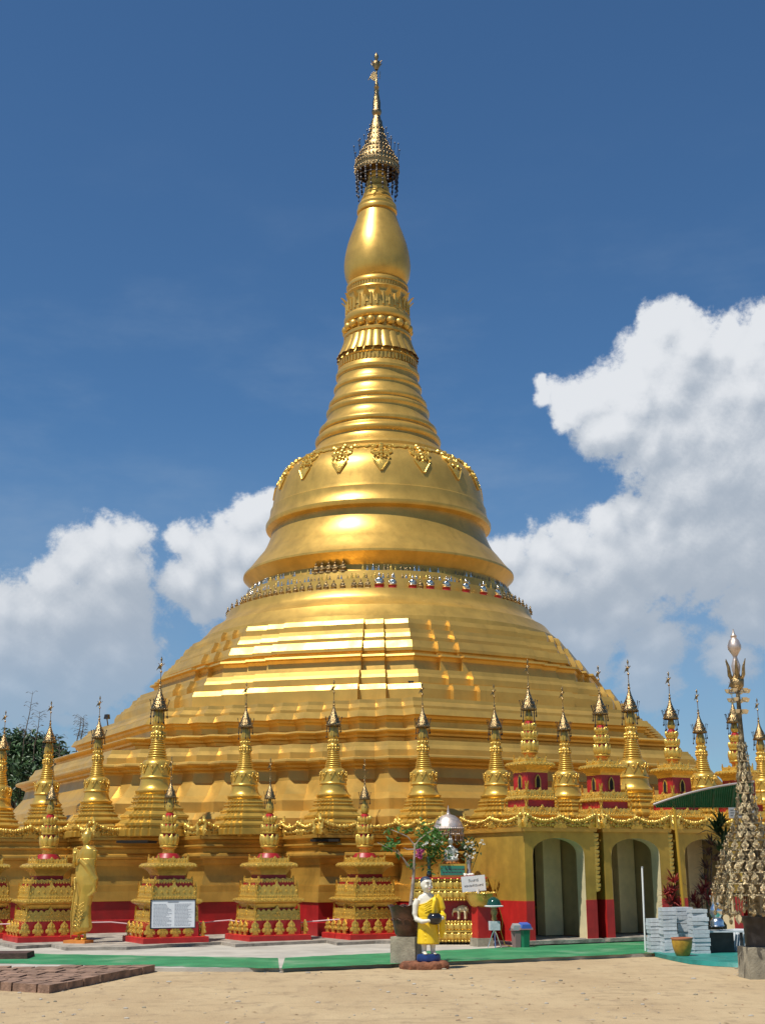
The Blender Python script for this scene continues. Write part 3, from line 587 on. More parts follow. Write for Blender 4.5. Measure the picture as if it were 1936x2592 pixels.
def make_stupa():
    t = thing('small_stupa', '', 'stupa')
    b = MB(); b.plan([(.80, -.05), (.80, .10), (.77, .12), (.77, .155), (.80, .175), (.80, .23), (.74, .25), (.70, .29), (.68, .32), (.68, .35), (.71, .37), (.71, .42), (.65, .44), (.60, .49), (.58, .51), (.58, .54), (.60, .555), (.60, .58), (.54, .60), (.52, .62)], RD)
    for z0, r in ((.60, .505), (.69, .485), (.78, .465)):
        b.plan([(r * 1.0, z0), (r * 1.04, z0 + .02), (r * 1.0, z0 + .045), (r * .93, z0 + .05), (r * .93, z0 + .09)], RD)
        for k in range(28):
            a = 2 * math.pi * k / 28; b.ball((r * .93 * math.sin(a), -r * .93 * math.cos(a), z0 + .068), .024, 5, 3)
    b.build('base', M_['stupa'], t, 22)
    b = MB(); b.lathe([(.42, .86), (.45, .90), (.47, .935), (.475, .96), (.43, .985), (.395, 1.03), (.37, 1.09), (.355, 1.17), (.352, 1.225), (.37, 1.24), (.375, 1.26), (.355, 1.275), (.35, 1.32), (.352, 1.48), (.345, 1.56), (.325, 1.61), (.28, 1.655), (.24, 1.67)], 40)
    b.build('bell', M_['stupa'], t, 50)
    b = MB()
    for k in range(10):
        a = 2 * math.pi * k / 10
        def P(u, z): return (.362 * math.sin(a + u), -.362 * math.cos(a + u), z)
        b.tube([P(-.30, 1.55), P(-.15, 1.46), P(0, 1.345), P(.15, 1.46), P(.30, 1.55)], [.012, .014, .012, .014, .012], 5); b.ball(P(0, 1.50), .03, 6, 4); b.ball(P(.3, 1.56), .03, 6, 4)
    b.build('leaf_pendants', M_['orn'], t, 50)
    b = MB(); pr = []
    for i in range(8):
        z = 1.66 + i * .056; r = .235 - i * .0115
        pr += [(r - .025, z), (r, z + .012), (r + .004, z + .028), (r, z + .042), (r - .025, z + .052)]
    b.lathe(pr, 28)
    b.build('rings', M_['stupa'], t, 60)
    b = MB(); b.lathe([(.15, 2.10), (.165, 2.12), (.15, 2.16), (.15, 2.30), (.13, 2.33), (.14, 2.36), (.12, 2.44), (.115, 2.46)], 20)
    for z, r, n in ((2.19, .155, 12), (2.26, .15, 12), (2.40, .128, 10)):
        for k in range(n):
            a = 2 * math.pi * k / n; b.ball((r * math.sin(a), -r * math.cos(a), z), .034, 6, 4, (1, 1, 1.3))
    b.build('lotus_collar', M_['stupa'], t, 50)
    MB().lathe([(.115, 2.46), (.135, 2.50), (.14, 2.56), (.125, 2.66), (.10, 2.76), (.08, 2.84), (.06, 3.0), (.03, 3.2)], 20).build('banana_bud', M_['stupa'], t, 60)
    umbrella(t, 2.80, .19, .56, .72)
    return t
HP = 2.41
stupas = [(0, 12.9, 1.0, 'gold stupa cut by the left edge of the picture'), (105, 13.1, .98, 'gold stupa second from the left, before the dark green trees'), (213, 13.2, .97, 'gold stupa between the leftmost pair and the tall stupa at left'), (338, 13.2, 1.21, 'tallest gold stupa, on the plinth above the white notice board'),
          (530, 13.2, 1.0, 'gold stupa on the plinth just right of the tall left stupa'), (720, 13.2, 1.0, 'gold stupa on the plinth, centred before the terraces, above the second shrine from the pot'), (915, 13.2, .98, 'gold stupa on the plinth above the monk statue and the little tree'), (1073, 13.3, .97, 'gold stupa half hidden behind the nearest red pavilion turret'),
          (1222, 13.3, .97, 'gold stupa between the first and second red pavilion turrets'), (1365, 13.3, 1.19, 'large gold stupa between the second and third red pavilion turrets'), (1518, 13.3, 1.03, 'gold stupa rising behind the green canopy'), (1645, 13.4, 1.03, 'gold stupa at the right edge behind the ornate metal spire')]
sp0 = make_stupa()
for i, (dx, rr, sc, lab) in enumerate(stupas):
    x = dx * 1.1719
    d = ray(x, 1950 if i else 2000); d = Vector((d.x, d.y)).normalized(); c = Vector((CX, CY)); bq = c.dot(d); q = d * (bq - math.sqrt(max(0, bq * bq - (c.dot(c) - rr * rr))))
    place(sp0, i == 0, (q.x, q.y, HP), PSI, lab, 'small gold stupas on the plinth', sc * .89)

def crest(b, w, z, h, th=.03, lean=.10, corner=1.0, mid=.85, base=.38, teeth=2, sides=4):
    # upright leaf crest round a square, w = width
    for k in range(sides):
        a = k * math.pi / 2; N = 48; top = []
        for i in range(N + 1):
            u = -1 + 2 * i / N; au = abs(u)
            c = corner * max(0, 1 - (1 - au) / .24) ** 1.1 if au > .76 else 0
            mm = mid * max(0, 1 - au / .30) ** .8
            sc = base + .16 * abs(math.sin(math.pi * u * (teeth + 1.5) * 1.0 + .6)) 
            top.append((u * w / 2, h * max(c, mm, sc)))
        out = [(w / 2, 0)] + top[::-1] + [(-w / 2, 0)]
        out = [(-w / 2, 0), (w / 2, 0)] + top[::-1]
        M2 = Matrix.Rotation(a, 4, 'Z') @ Matrix.Translation((0, -w / 2 + th / 2, z)) @ Matrix.Rotation(-lean, 4, 'X')
        n = len(top)
        vs = [M2 @ Vector((x, y, zz)) for x, zz in top for y in (-th / 2, th / 2)] + [M2 @ Vector((x, y, 0)) for x, _ in top for y in (-th / 2, th / 2)]
        fs = []
        for i in range(n - 1):
            A, B, C, D = 2 * i, 2 * i + 2, 2 * n + 2 * i, 2 * n + 2 * i + 2
            fs += [(A, B, D, C), (A + 1, C + 1, D + 1, B + 1), (A, A + 1, B + 1, B)]
        b.add(vs, fs)
        for i in range(int(w / .065)):
            u = -1 + 2 * (i + .5) / int(w / .065); au = abs(u)
            b.ball(M2 @ Vector((u * w / 2, -th * .6, h * .12)), .022, 5, 3); 
            if i % 2: b.ball(M2 @ Vector((u * w / 2, -th * .6, h * base * .7)), .026, 5, 4, (1, .8, 1.2))
        for u, zz, r in ((0, .55, .035), (.07, .4, .03), (-.07, .4, .03), (.94, .6, .025), (-.94, .6, .025), (.90, .35, .03), (-.90, .35, .03)): b.ball(M2 @ Vector((u * w / 2, -th * .5, h * zz)), r, 5, 4, (1, .7, 1.3))
def beadrow(b, w, z, r=.028, step=.06):
    for k in range(4):
        n = int(w / step)
        for i in range(n):
            p = rot2((-w / 2 + w * (i + .5) / n, -w / 2), k * math.pi / 2); b.ball((p[0], p[1], z + (r * .25 if i % 2 else -r * .25)), r * (1.15 if i % 3 == 0 else .9), 5, 4)
def sqs(b, prof): b.plan(prof, [(-1, -1), (1, -1), (1, 1), (-1, 1)])
def lotus_spire(t, z0, s):                        # red and gold banded lotus spire; z0 its foot
    b = MB(); b.lathe([(.10 * s, z0), (.16 * s, z0), (.155 * s, z0 + .10 * s), (.19 * s, z0 + .14 * s), (.23 * s, z0 + .16 * s), (.235 * s, z0 + .19 * s), (.20 * s, z0 + .22 * s), (.19 * s, z0 + .24 * s)], 24); b.build('spire_foot', M_['orn'], t, 45)
    for z, r in ((.56, .195), (.80, .155)): b = MB(); b.lathe([(r * s * .9, z0 + (z - .06) * s), (r * s * 1.04, z0 + (z - .04) * s), (r * s * 1.06, z0 + z * s), (r * s * .92, z0 + (z + .02) * s)], 24); b.build('spire_ring', M_['orn'], t, 45)
    b = MB(); b.lathe([(.165 * s, z0 + .2 * s), (.185 * s, z0 + .30 * s), (.16 * s, z0 + .55 * s), (.15 * s, z0 + .78 * s), (.11 * s, z0 + .98 * s), (.10 * s, z0 + 1.02 * s), (.06 * s, z0 + 1.04 * s)], 24); b.build('spire_core', M_['redbr'], t, 45)
    b = MB()
    for z, r0, r1, h, n, wd in ((.22, .20, .20, .27, 10, .072), (.54, .16, .185, .21, 12, .052), (.79, .125, .15, .18, 12, .045)):
        for k in range(n):
            a = 2 * math.pi * k / n; rs = []
            for i in range(6):
                u = i / 5; rr = (r0 + (r1 - r0) * u + .028 * math.sin(math.pi * u * .9)) * s; ww = wd * s * (.75 + .45 * math.sin(math.pi * min(1, u * 1.1))) * (1 if u < .7 else max(.12, 1 - (u - .7) * 2.6)); zz = z0 + (z + h * u) * s
                rs.append([(rr2 * math.sin(a) + q * math.cos(a), -rr2 * math.cos(a) + q * math.sin(a), zz) for q, rr2 in ((-ww, rr - .01 * s), (-ww * .5, rr + .022 * s), (0, rr + .034 * s), (ww * .5, rr + .022 * s), (ww, rr - .01 * s))])
            b.rings(rs, False)
    b.build('lotus_petals', M_['orn'], t, 55)
    MB().lathe([(.06 * s, z0 + 1.02 * s), (.10 * s, z0 + 1.06 * s), (.115 * s, z0 + 1.13 * s), (.11 * s, z0 + 1.19 * s), (.085 * s, z0 + 1.28 * s), (.05 * s, z0 + 1.36 * s), (.03 * s, z0 + 1.5 * s)], 20).build('banana_bud', M_['stupa'], t, 60)
def fleur(w, h):
    return [(-w * .30, 0), (w * .30, 0), (w * .34, h * .06), (w * .16, h * .13), (w * .2, h * .17), (w * .46, h * .20), (w * .52, h * .34), (w * .42, h * .47), (w * .3, h * .5), (w * .36, h * .62), (w * .26, h * .78), (w * .1, h * .88), (0, h), (-w * .1, h * .88), (-w * .26, h * .78), (-w * .36, h * .62), (-w * .3, h * .5), (-w * .42, h * .47), (-w * .52, h * .34), (-w * .46, h * .20), (-w * .2, h * .17), (-w * .16, h * .13), (-w * .34, h * .06)]
def make_shrine():
    t = thing('shrine', '', 'shrine')
    b = MB(); sqs(b, [(.79, 0), (.79, .12), (.77, .13), (.6, .13)]); b.build('base', M_['redbr'], t, 25)
    b = MB(); sqs(b, [(.60, .13), (.60, .46), (.5, .46)]); sqs(b, [(.48, .46), (.48, .80)]); sqs(b, [(.47, .95), (.47, 1.34)]); sqs(b, [(.32, 1.34), (.32, 1.60)]); b.lathe([(.30, 1.80), (.30, 1.90), (.24, 2.0), (.1, 2.02)], 24); b.build('core', M_['red'], t, 25)
    for k in range(4):
        for i in range(5):
            u = -.62 + 1.24 * i / 4
            if i == 4: continue
            b = MB(); M2 = Matrix.Rotation(k * math.pi / 2, 4, 'Z') @ Matrix.Translation((u + (.0 if i else 0), -.70, .13)); b.slab(fleur(.26, .335), .035, M2, .03)
            for x, z, r in ((0, .19, .035), (.085, .10, .03), (-.085, .10, .03), (0, .09, .028), (.06, .2, .022), (-.06, .2, .022), (0, .28, .02)): b.ball(M2 @ Vector((x, -.03, z)), r, 6, 4)
            b.build('fence_leaf', M_['orn'], t, 40)
    b = MB(); crest(b, 1.18, .42, .40, teeth=3, base=.58, mid=.98, corner=1.0); b.build('lower_crest', M_['orn'], t, 40)
    b = MB(); sqs(b, [(.45, .72), (.50, .74), (.55, .83), (.62, .86), (.64, .88), (.64, .95), (.60, .965), (.5, .97)]); beadrow(b, 1.30, .915); b.build('lower_ledge', M_['orn'], t, 30)
    b = MB(); crest(b, 1.10, .96, .41, teeth=3, base=.60, mid=.98, corner=1.0); b.build('middle_crest', M_['orn'], t, 40)
    b = MB(); sqs(b, [(.40, 1.29), (.46, 1.29), (.46, 1.335), (.38, 1.34)]); crest(b, .94, 1.31, .17, .025, mid=.6, base=.5); b.build('upper_crest', M_['orn'], t, 40)
    b = MB(); sqs(b, [(.33, 1.50), (.34, 1.535), (.38, 1.60), (.44, 1.65), (.48, 1.67), (.52, 1.70), (.53, 1.735), (.50, 1.775), (.38, 1.80)]); beadrow(b, 1.05, 1.72, .032); b.build('eave', M_['orn'], t, 30)
    b = MB(); sqs(b, [(.37, 1.77), (.37, 1.86), (.2, 1.86)]); crest(b, .76, 1.79, .19, .025, .05, mid=.35, base=.42, corner=1.05); b.build('roof_crest', M_['orn'], t, 40)
    lotus_spire(t, 2.0, .92)
    umbrella(t, 3.30, .13, .40, .62)
    return t
sh_spots = [(-118, 2380, 'gold and red shrine cut off by the left picture edge'), (45, 2387, 'leftmost whole gold and red shrine, left of the golden standing statue'), (363, 2390, 'gold and red shrine with the white notice board on its fence'), (632, 2384, 'gold and red shrine between the notice board shrine and the one beside the pot'), (887, 2380, 'gold and red shrine just left of the potted tree')]
sh0 = make_shrine()
shr = []
for i, (x, y, lab) in enumerate(sh_spots):
    P = at(x, y, .12)                              # nearest corner of the base
    off = Vector((*rot2((.79 * .89, .79 * .89), PSI), 0)); o = place(sh0, i == 0, P + off, PSI, lab, 'gold and red shrines in a row before the plinth', .89); shr.append(P + off)

# ---- pavilions: arched gold cubes with a red turret
HC = at(1335, 2386, .12); tv = Vector((math.cos(PSI), math.sin(PSI), 0)); bk = Vector((-math.sin(PSI), math.cos(PSI), 0))
def make_pavilion(W=1.76, D=2.35):
    t = thing('pavilion', '', 'pavilion')          # local origin: front left corner, x along the front, y into the depth
    th = .22; H = 2.18; a0, a1, zs, rz = .19, 1.49, 1.71, .34
    fl = MB(); fl.box((W / 2, D / 2, .02), (W - .1, D - .1, .05)); fl.build('floor', M_['kerb'], t)
    def arch(n=14):
        c = (a0 + a1) / 2; hw = (a1 - a0) / 2
        return [(c - hw * math.cos(math.pi * i / n) * 1.0, zs + rz * math.sin(math.pi * i / n) ** .85) for i in range(n + 1)]
    A = arch(); w = MB()
    for y in (0, th):                               # front and back skins of the arched wall
        vs = [(0, y, 0), (a0, y, 0), (a0, y, zs), (0, y, zs), (a1, y, 0), (W, y, 0), (W, y, zs), (a1, y, zs), (0, y, H), (W, y, H)]; w.add(vs, [(0, 1, 2, 3), (4, 5, 6, 7)])
        n = len(A); w.add([(x, y, z) for x, z in A] + [(x, y, H) for x, z in A], [(i, i + 1, n + i + 1, n + i) for i in range(n - 1)])
        w.add([(0, y, zs), (a0, y, zs), (a0, y, H), (0, y, H), (a1, y, zs), (W, y, zs), (W, y, H), (a1, y, H)], [(0, 1, 2, 3), (4, 5, 6, 7)])
    w.add([(0, 0, 0), (0, D, 0), (0, D, H), (0, 0, H), (W, 0, 0), (W, D, 0), (W, D, H), (W, 0, H)], [(0, 1, 2, 3), (4, 5, 6, 7)])
    w.build('wall', M_['wallgold'], t, 0)
    r = MB(); P = [(a0, .0)] + A + [(a1, .0)]
    r.rings([[(x, -.002, z) for x, z in P], [(x, th + .06, z) for x, z in P]], False); r.build('arch_reveal', M_['cream'], t, 30)
    d = MB()
    for x0, x1 in ((0, a0), (a1, W)): d.box(((x0 + x1) / 2, -.004, .40), (x1 - x0 + .008, .012, .80))
    d.box((-.004, D / 2, .40), (.012, D, .80)); d.box((W + .004, D / 2, .40), (.012, D, .80)); d.build('dado', M_['redbr'], t, 0)
    k = MB(); k.box((W / 2, -.05, .0), (W + .12, .2, .07)); k.build('sill', M_['kerb'], t, 0)
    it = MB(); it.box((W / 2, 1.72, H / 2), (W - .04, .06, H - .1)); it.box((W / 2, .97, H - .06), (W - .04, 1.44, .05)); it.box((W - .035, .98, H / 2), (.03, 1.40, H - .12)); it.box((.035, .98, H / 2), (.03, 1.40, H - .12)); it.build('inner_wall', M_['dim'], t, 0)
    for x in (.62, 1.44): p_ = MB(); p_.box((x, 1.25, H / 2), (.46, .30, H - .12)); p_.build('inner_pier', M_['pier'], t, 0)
    be = MB(); be.box((W / 2, 1.55, .62), (W - .3, .22, .05)); be.box((.25, 1.55, .3), (.06, .2, .6)); be.box((W - .25, 1.55, .3), (.06, .2, .6)); be.build('inner_shelf', M_['goldlo'], t, 0)
    # roof slab, cornice, garland
    c = MB(); c.add(*_boxr(-.05, W + .05, -.05, D + .02, H, H + .07)); c.add(*_boxr(-.02, W + .02, -.02, D, H + .07, H + .10)); c.build('cornice', M_['goldlo'], t, 0)
    f = MB(); frieze(f, (0, 0), (W, 0), H + .07, .38, 2, .15); frieze(f, (0, D), (0, 0), H + .09, .34, 2, .15); frieze(f, (W, 0), (W, D), H + .09, .34, 2, .15); f.build('garland_frieze', M_['orn'], t, 50)
    wv = MB()                                       # wavy leaf trim climbing the left edge of the front
    for i in range(14):
        z = .95 + i * .085; wv.slab([(0, 0), (.10 + .03 * (i % 2), .03), (.13, .09), (.07, .10), (0, .12)], .03, Matrix.Translation((W - .0, .02, z)) @ Matrix.Rotation(.0, 4, 'Z'), .02)
    wv.build('leaf_trim', M_['orn'], t, 40)
    return t
def _boxr(x0, x1, y0, y1, z0, z1):
    return [(x0, y0, z0), (x1, y0, z0), (x1, y1, z0), (x0, y1, z0), (x0, y0, z1), (x1, y0, z1), (x1, y1, z1), (x0, y1, z1)], [(3, 2, 1, 0), (4, 5, 6, 7), (0, 1, 5, 4), (1, 2, 6, 5), (2, 3, 7, 6), (3, 0, 4, 7)]
pv0 = make_pavilion(); pvs = []
for i, lab in enumerate(('nearest arched gold pavilion with red dado, its lit left wall behind the altar', 'second arched gold pavilion, behind the white pole', 'third arched gold pavilion, behind the red leaved plants', 'farthest arched gold pavilion, behind the ornate metal spire')):
    L = HC + tv * (2.03 * i) + bk * (.03 * i); pvs.append(L); place(pv0, i == 0, L, PSI, lab, 'arched gold pavilions along the plinth')
def make_turret():
    t = thing('turret', '', 'turret')
    b = MB(); sqs(b, [(.43, 2.35), (.43, 2.66), (.3, 2.67)]); b.build('pedestal', M_['goldlo'], t, 25)
    b = MB(); sqs(b, [(.36, 2.6), (.36, 3.1)]); sqs(b, [(.265, 3.1), (.265, 3.64)]); b.lathe([(.22, 3.80), (.21, 3.86), (.1, 3.9)], 20); b.build('core', M_['red'], t, 20)
    for k in range(4):
        M2 = Matrix.Rotation(k * math.pi / 2, 4, 'Z') @ Matrix.Translation((0, -.268, 3.24)); o = [(-.075, 0), (.075, 0), (.075, .17), (.045, .24), (0, .285), (-.045, .24), (-.075, .17)]
        b = MB(); b.slab(o, .03, M2); w = b.build('window', M_['stupa'], t, 0); b = MB(); b.slab([(x * .66, z * .92) for x, z in o], .034, M2); b.build('opening', M_['hole'], w, 0)
    b = MB(); sqs(b, [(.40, 2.60), (.45, 2.64), (.46, 2.69), (.43, 2.72)]); beadrow(b, .92, 2.67, .026, .05); crest(b, .86, 2.70, .25, mid=.7, teeth=3, corner=1.15); b.build('lower_crest', M_['orn'], t, 40)
    b = MB(); sqs(b, [(.33, 2.96), (.38, 2.98), (.40, 3.03), (.37, 3.07)]); beadrow(b, .80, 3.01, .026, .05); crest(b, .74, 3.05, .27, mid=.7, teeth=3, corner=1.2); b.build('upper_crest', M_['orn'], t, 40)
    b = MB(); sqs(b, [(.27, 3.56), (.28, 3.60), (.32, 3.66), (.36, 3.69), (.38, 3.72), (.37, 3.78), (.28, 3.80)]); beadrow(b, .76, 3.735, .03, .05); b.build('eave', M_['orn'], t, 30)
    b = MB(); sqs(b, [(.25, 3.78), (.25, 3.84), (.1, 3.85)]); crest(b, .52, 3.78, .17, .025, .05, mid=.3, base=.42, corner=1.05); b.build('roof_crest', M_['orn'], t, 40)
    lotus_spire(t, 3.86, .80); umbrella(t, 4.92, .165, .48, .66, 'brass', 12)
    return t
tu0 = make_turret()
for i, lab in enumerate(('red and gold turret on the nearest arched pavilion', 'red and gold turret on the second arched pavilion from the altar', 'red and gold turret behind the left end of the green canopy', 'red and gold turret just left of the ornate metal spire')):
    L = pvs[i] + tv * .85 + bk * 1.0; place(tu0, i == 0, (L.x, L.y, .0), PSI, lab, 'red and gold turrets on the pavilions')

# ------------------------------------------------------------------ statues
def remesh(o, vs, smooth=4):
    md = o.modifiers.new('remesh', 'REMESH'); md.mode = 'VOXEL'; md.voxel_size = vs; md.use_smooth_shade = True
    if smooth: q = o.modifiers.new('smooth', 'SMOOTH'); q.iterations = smooth; q.factor = .5
def ell(b, rows, n=20, p=2.0):                    # stacked ellipses (z, cx, cy, rx, ry)
    b.rings([[(cx + rx * math.cos(2 * math.pi * j / n), cy + ry * math.sin(2 * math.pi * j / n), z) for j in range(n)] for z, cx, cy, rx, ry in rows], True, True, True); return b
def hand(b, wrist, palm, fdir, spread, thumb, s=1.0, curl=0.0, axis=None):
    # five separate fingers on a palm
    wrist, palm, fdir, spread, thumb = map(Vector, (wrist, palm, fdir, spread, thumb)); ax = Vector(axis) if axis else Vector((0, 0, 0))
    b.tube([wrist, wrist.lerp(palm, .5), palm], [.028 * s, .036 * s, .034 * s], 8)
    for i, L in enumerate((.062, .075, .080, .070)):
        r0 = palm + spread * ((i - 1.5) * .020 * s); d = (fdir + spread * (i - 1.5) * .10).normalized()
        b.tube([r0, r0 + d * L * .5 * s + ax * curl * .25 * L, r0 + d * L * .95 * s + ax * curl * L], [.0105 * s, .0095 * s, .007 * s], 6)
    t0 = wrist.lerp(palm, .45) ; b.tube([t0, t0 + thumb * .035 * s, t0 + thumb * .06 * s + fdir * .02 * s], [.014 * s, .012 * s, .009 * s], 6)
mp = atY(1088, 2440, 22.45); mp.z = 0; RZ = R(14)
rk = thing('laterite_rock', 'flat reddish brown rock under the monk statue', 'rock', (mp.x - .10, mp.y, 0)); rk.scale = (.76, .85, .85)
b = MB(); rr = random.Random(4); n = 26
b.rings([[(math.cos(2 * math.pi * j / n) * .47 * s * (1 + .10 * math.sin(3.1 * j) + .06 * rr.random()), math.sin(2 * math.pi * j / n) * .34 * s * (1 + .1 * math.sin(2.3 * j + 1) + .05 * rr.random()), z + .012 * math.sin(1.7 * j)) for j in range(n)] for s, z in ((1.0, -.02), (1.04, .06), (.99, .105), (.90, .128), (.5, .135))], True, True, True); b.build('stone', M_['laterite'], rk, 40)
b = MB(); b.ball((.40, -.13, .06), .14, 10, 7, (1, .9, .75)); b.build('lump', M_['laterite'], rk, 40)
mk = thing('monk_statue', 'painted statue of a young monk in a bright yellow robe holding a black bowl', 'statue', (mp.x - .02, mp.y, .12), RZ, None, .86)
b = MB(); ell(b, [(0, 0, 0, .225, .15), (.02, 0, 0, .235, .155), (.07, 0, 0, .232, .152), (.115, 0, 0, .222, .146), (.125, 0, 0, .20, .13)], 28); b.build('pedestal', M_['blue'], mk, 40)
z0 = .12
b = MB()
for sg in (-1, 1):                                # feet and legs
    b.tube([(sg * .085, -.01, z0 + .02), (sg * .088, -.05, z0 + .028), (sg * .095, -.12, z0 + .022)], [.042, .042, .030], 8)
    for k in range(5): b.tube([(sg * (.07 + .013 * k), -.115, z0 + .017), (sg * (.07 + .0135 * k), -.145 + .006 * abs(k - 1), z0 + .013)], .010, 5)
    b.tube([(sg * .085, .0, z0 + .02), (sg * .085, .005, z0 + .10), (sg * .09, .01, z0 + .22), (sg * .10, .0, z0 + .40)], [.045, .048, .062, .085], 10)
ell(b, [(z0 + .36, 0, 0, .18, .12), (z0 + .55, 0, 0, .18, .125), (z0 + .75, 0, 0, .175, .125), (z0 + .92, 0, .0, .19, .12), (z0 + 1.02, 0, .005, .205, .105), (z0 + 1.075, -.01, .005, .16, .085), (z0 + 1.11, -.015, 0, .075, .07), (z0 + 1.16, -.02, -.005, .066, .066), (z0 + 1.20, -.025, -.01, .064, .066)])
# head turned to the statue's left (picture right)
hz = z0 + 1.275; HT = Matrix.Translation((-.03, -.015, hz)) @ Matrix.Rotation(R(16), 4, 'Z')
b.T = HT
ell(b, [(-.135, 0, -.02, .035, .05), (-.12, 0, -.02, .062, .07), (-.085, 0, -.012, .090, .095), (-.04, 0, -.005, .107, .115), (.01, 0, 0, .112, .122), (.06, 0, .008, .108, .120), (.10, 0, .014, .090, .102), (.13, 0, .018, .06, .07), (.145, 0, .02, .025, .03)])
b.tube([(0, -.118, .02), (0, -.138, -.025), (0, -.120, -.035)], [.012, .019, .016], 6)      # nose
for sg in (-1, 1): b.ball((sg * .112, .01, -.005), .032, 6, 5, (.45, .7, 1.35)); b.ball((sg * .042, -.112, .012), .016, 6, 5, (1.2, .6, .6)); b.ball((sg * .055, -.09, -.05), .036, 6, 5); b.tube([(sg * .018, -.125, .038), (sg * .045, -.123, .045), (sg * .075, -.10, .036)], .007, 5)
b.tube([(-.035, -.112, -.068), (0, -.122, -.074), (.035, -.112, -.068)], [.007, .012, .007], 5); b.ball((0, -.1, -.10), .03, 6, 5); b.T = Matrix.Identity(4)
# bare right arm (picture left) and left forearm
b.tube([(-.20, .0, z0 + 1.0), (-.245, .0, z0 + .90), (-.262, -.01, z0 + .74), (-.245, -.05, z0 + .64), (-.16, -.17, z0 + .60), (-.08, -.235, z0 + .615)], [.062, .066, .056, .052, .045, .034], 10)
hand(b, (-.075, -.24, z0 + .617), (-.015, -.272, z0 + .63), (.86, -.1, .12), (.1, 0, 1), (.2, -.1, 1), 1.05, .6, (0, .5, 0))
b.tube([(.24, -.08, z0 + .67), (.225, -.2, z0 + .66), (.19, -.245, z0 + .655)], [.045, .04, .034], 8)
hand(b, (.20, -.24, z0 + .655), (.155, -.272, z0 + .66), (-.75, -.15, .1), (-.1, 0, 1), (-.1, 0, 1), 1.05, .6, (0, .5, 0))
o = b.build('body', M_['skin'], mk); remesh(o, .0085, 3)
b = MB(); b.T = HT
vs = [(.095, 0, .018, .101, .112), (.118, 0, .02, .083, .094), (.140, 0, .024, .055, .06), (.152, 0, .026, .02, .022)]
ell(b, [(.03, 0, .035, .116, .104), (.07, 0, .026, .115, .112)] + vs); b.build('hair', M_['hair'], mk, 60)
for sg in (-1, 1):
    e = MB(); e.T = HT; e.ball((sg * .044, -.119, .012), .012, 6, 4, (1.3, .5, .45)); e.build('eye', M_['inkd'], mk, 60)
e = MB(); e.T = HT; e.tube([(-.028, -.122, -.07), (0, -.133, -.073), (.028, -.122, -.07)], .005, 5); e.build('lips', M_['pink'], mk, 60)
for sg in (-1, 1):
    e = MB(); e.T = HT; e.tube([(sg * .02, -.131, .042), (sg * .045, -.128, .050), (sg * .075, -.106, .040)], .0045, 4); e.build('eyebrow', M_['inkd'], mk, 60)
# robe: folds run diagonally from the left shoulder
def robe(rows, folds, n=72):
    rs = []
    for z, cx, cy, rx, ry, amp, ph in rows:
        ring = []
        for j in range(n):
            a = 2 * math.pi * j / n; f = 1 + amp * math.sin(folds * a + ph) + amp * .5 * math.sin(folds * 1.7 * a - ph)
            ring.append((cx + rx * f * math.cos(a), cy + ry * f * math.sin(a), z))
        rs.append(ring)
    return rs
b = MB(); rows = [(z0 + .185, .0, -.01, .205, .155, .03, 0), (z0 + .20, .0, -.01, .215, .165, .03, .3), (z0 + .30, .0, -.005, .210, .16, .02, .7), (z0 + .45, .0, 0, .205, .155, .012, 1.4), (z0 + .60, .0, 0, .200, .15, .008, 2.0), (z0 + .75, .0, 0, .192, .143, .006, 2.6)]
b.rings(robe(rows, 7), True, True, True)
for k in range(16):
    pass
n = 60; rs = []
for i in range(12):                                # upper robe: its top edge slants from the right armpit to the left shoulder
    t = i / 11; ring = []
    for j in range(n):
        a = 2 * math.pi * j / n; x = math.cos(a); s = (x + 1) / 2
        ztop = z0 + .90 + .20 * s ** 1.3; z = z0 + .70 + (ztop - z0 - .70) * t
        rx = .197 + .006 * math.sin(6 * t + 9 * s) + (.012 if t < .9 else 0); ry = .148 + .006 * math.sin(14 * t + 6 * a)
        k = 1 - max(0, (z - z0 - 1.0) / .12) * .42 * (1 if x > .2 else .6)
        fold = 1 + .018 * math.sin(26 * (z - .55 * x * .19))
        ring.append((x * rx * k * fold, math.sin(a) * ry * k * fold, z))
    rs.append(ring)
b.rings(rs, True, True, True)
b.tube([(.155, .0, z0 + 1.065), (.225, .0, z0 + .97), (.268, -.01, z0 + .82), (.262, -.06, z0 + .70), (.235, -.15, z0 + .655)], [.075, .085, .078, .085, .075], 12)   # sleeve over the left arm
b.tube([(.235, -.14, z0 + .66), (.25, -.12, z0 + .45), (.235, -.09, z0 + .30)], [.07, .06, .035], 10)
b.tube([(.12, -.10, z0 + 1.08), (.10, -.145, z0 + .98), (.06, -.152, z0 + .86), (.07, -.15, z0 + .75)], [.03, .034, .034, .03], 8)
for k in range(5): b.tube([(-.19 + .02 * k, -.06 - .012 * k, z0 + .90 - .045 * k), (-.09, -.135, z0 + .93 - .04 * k), (.03, -.152, z0 + 1.0 - .045 * k)], .012, 6)
for k in range(4): b.tube([(-.20 + .02 * k, -.04, z0 + .5 - .07 * k), (-.10, -.145, z0 + .42 - .07 * k), (.0 + .02 * k, -.162, z0 + .28 - .02 * k)], .010, 6)
o = b.build('robe', M_['yellow'], mk); remesh(o, .0095, 2)
MB().lathe([(.03, -.12), (.09, -.105), (.13, -.055), (.143, .0), (.135, .045), (.115, .075), (.10, .085), (.105, .095), (.06, .10)], 28, (.065, -.215, z0 + .66)).build('bowl', M_['black'], mk, 50)

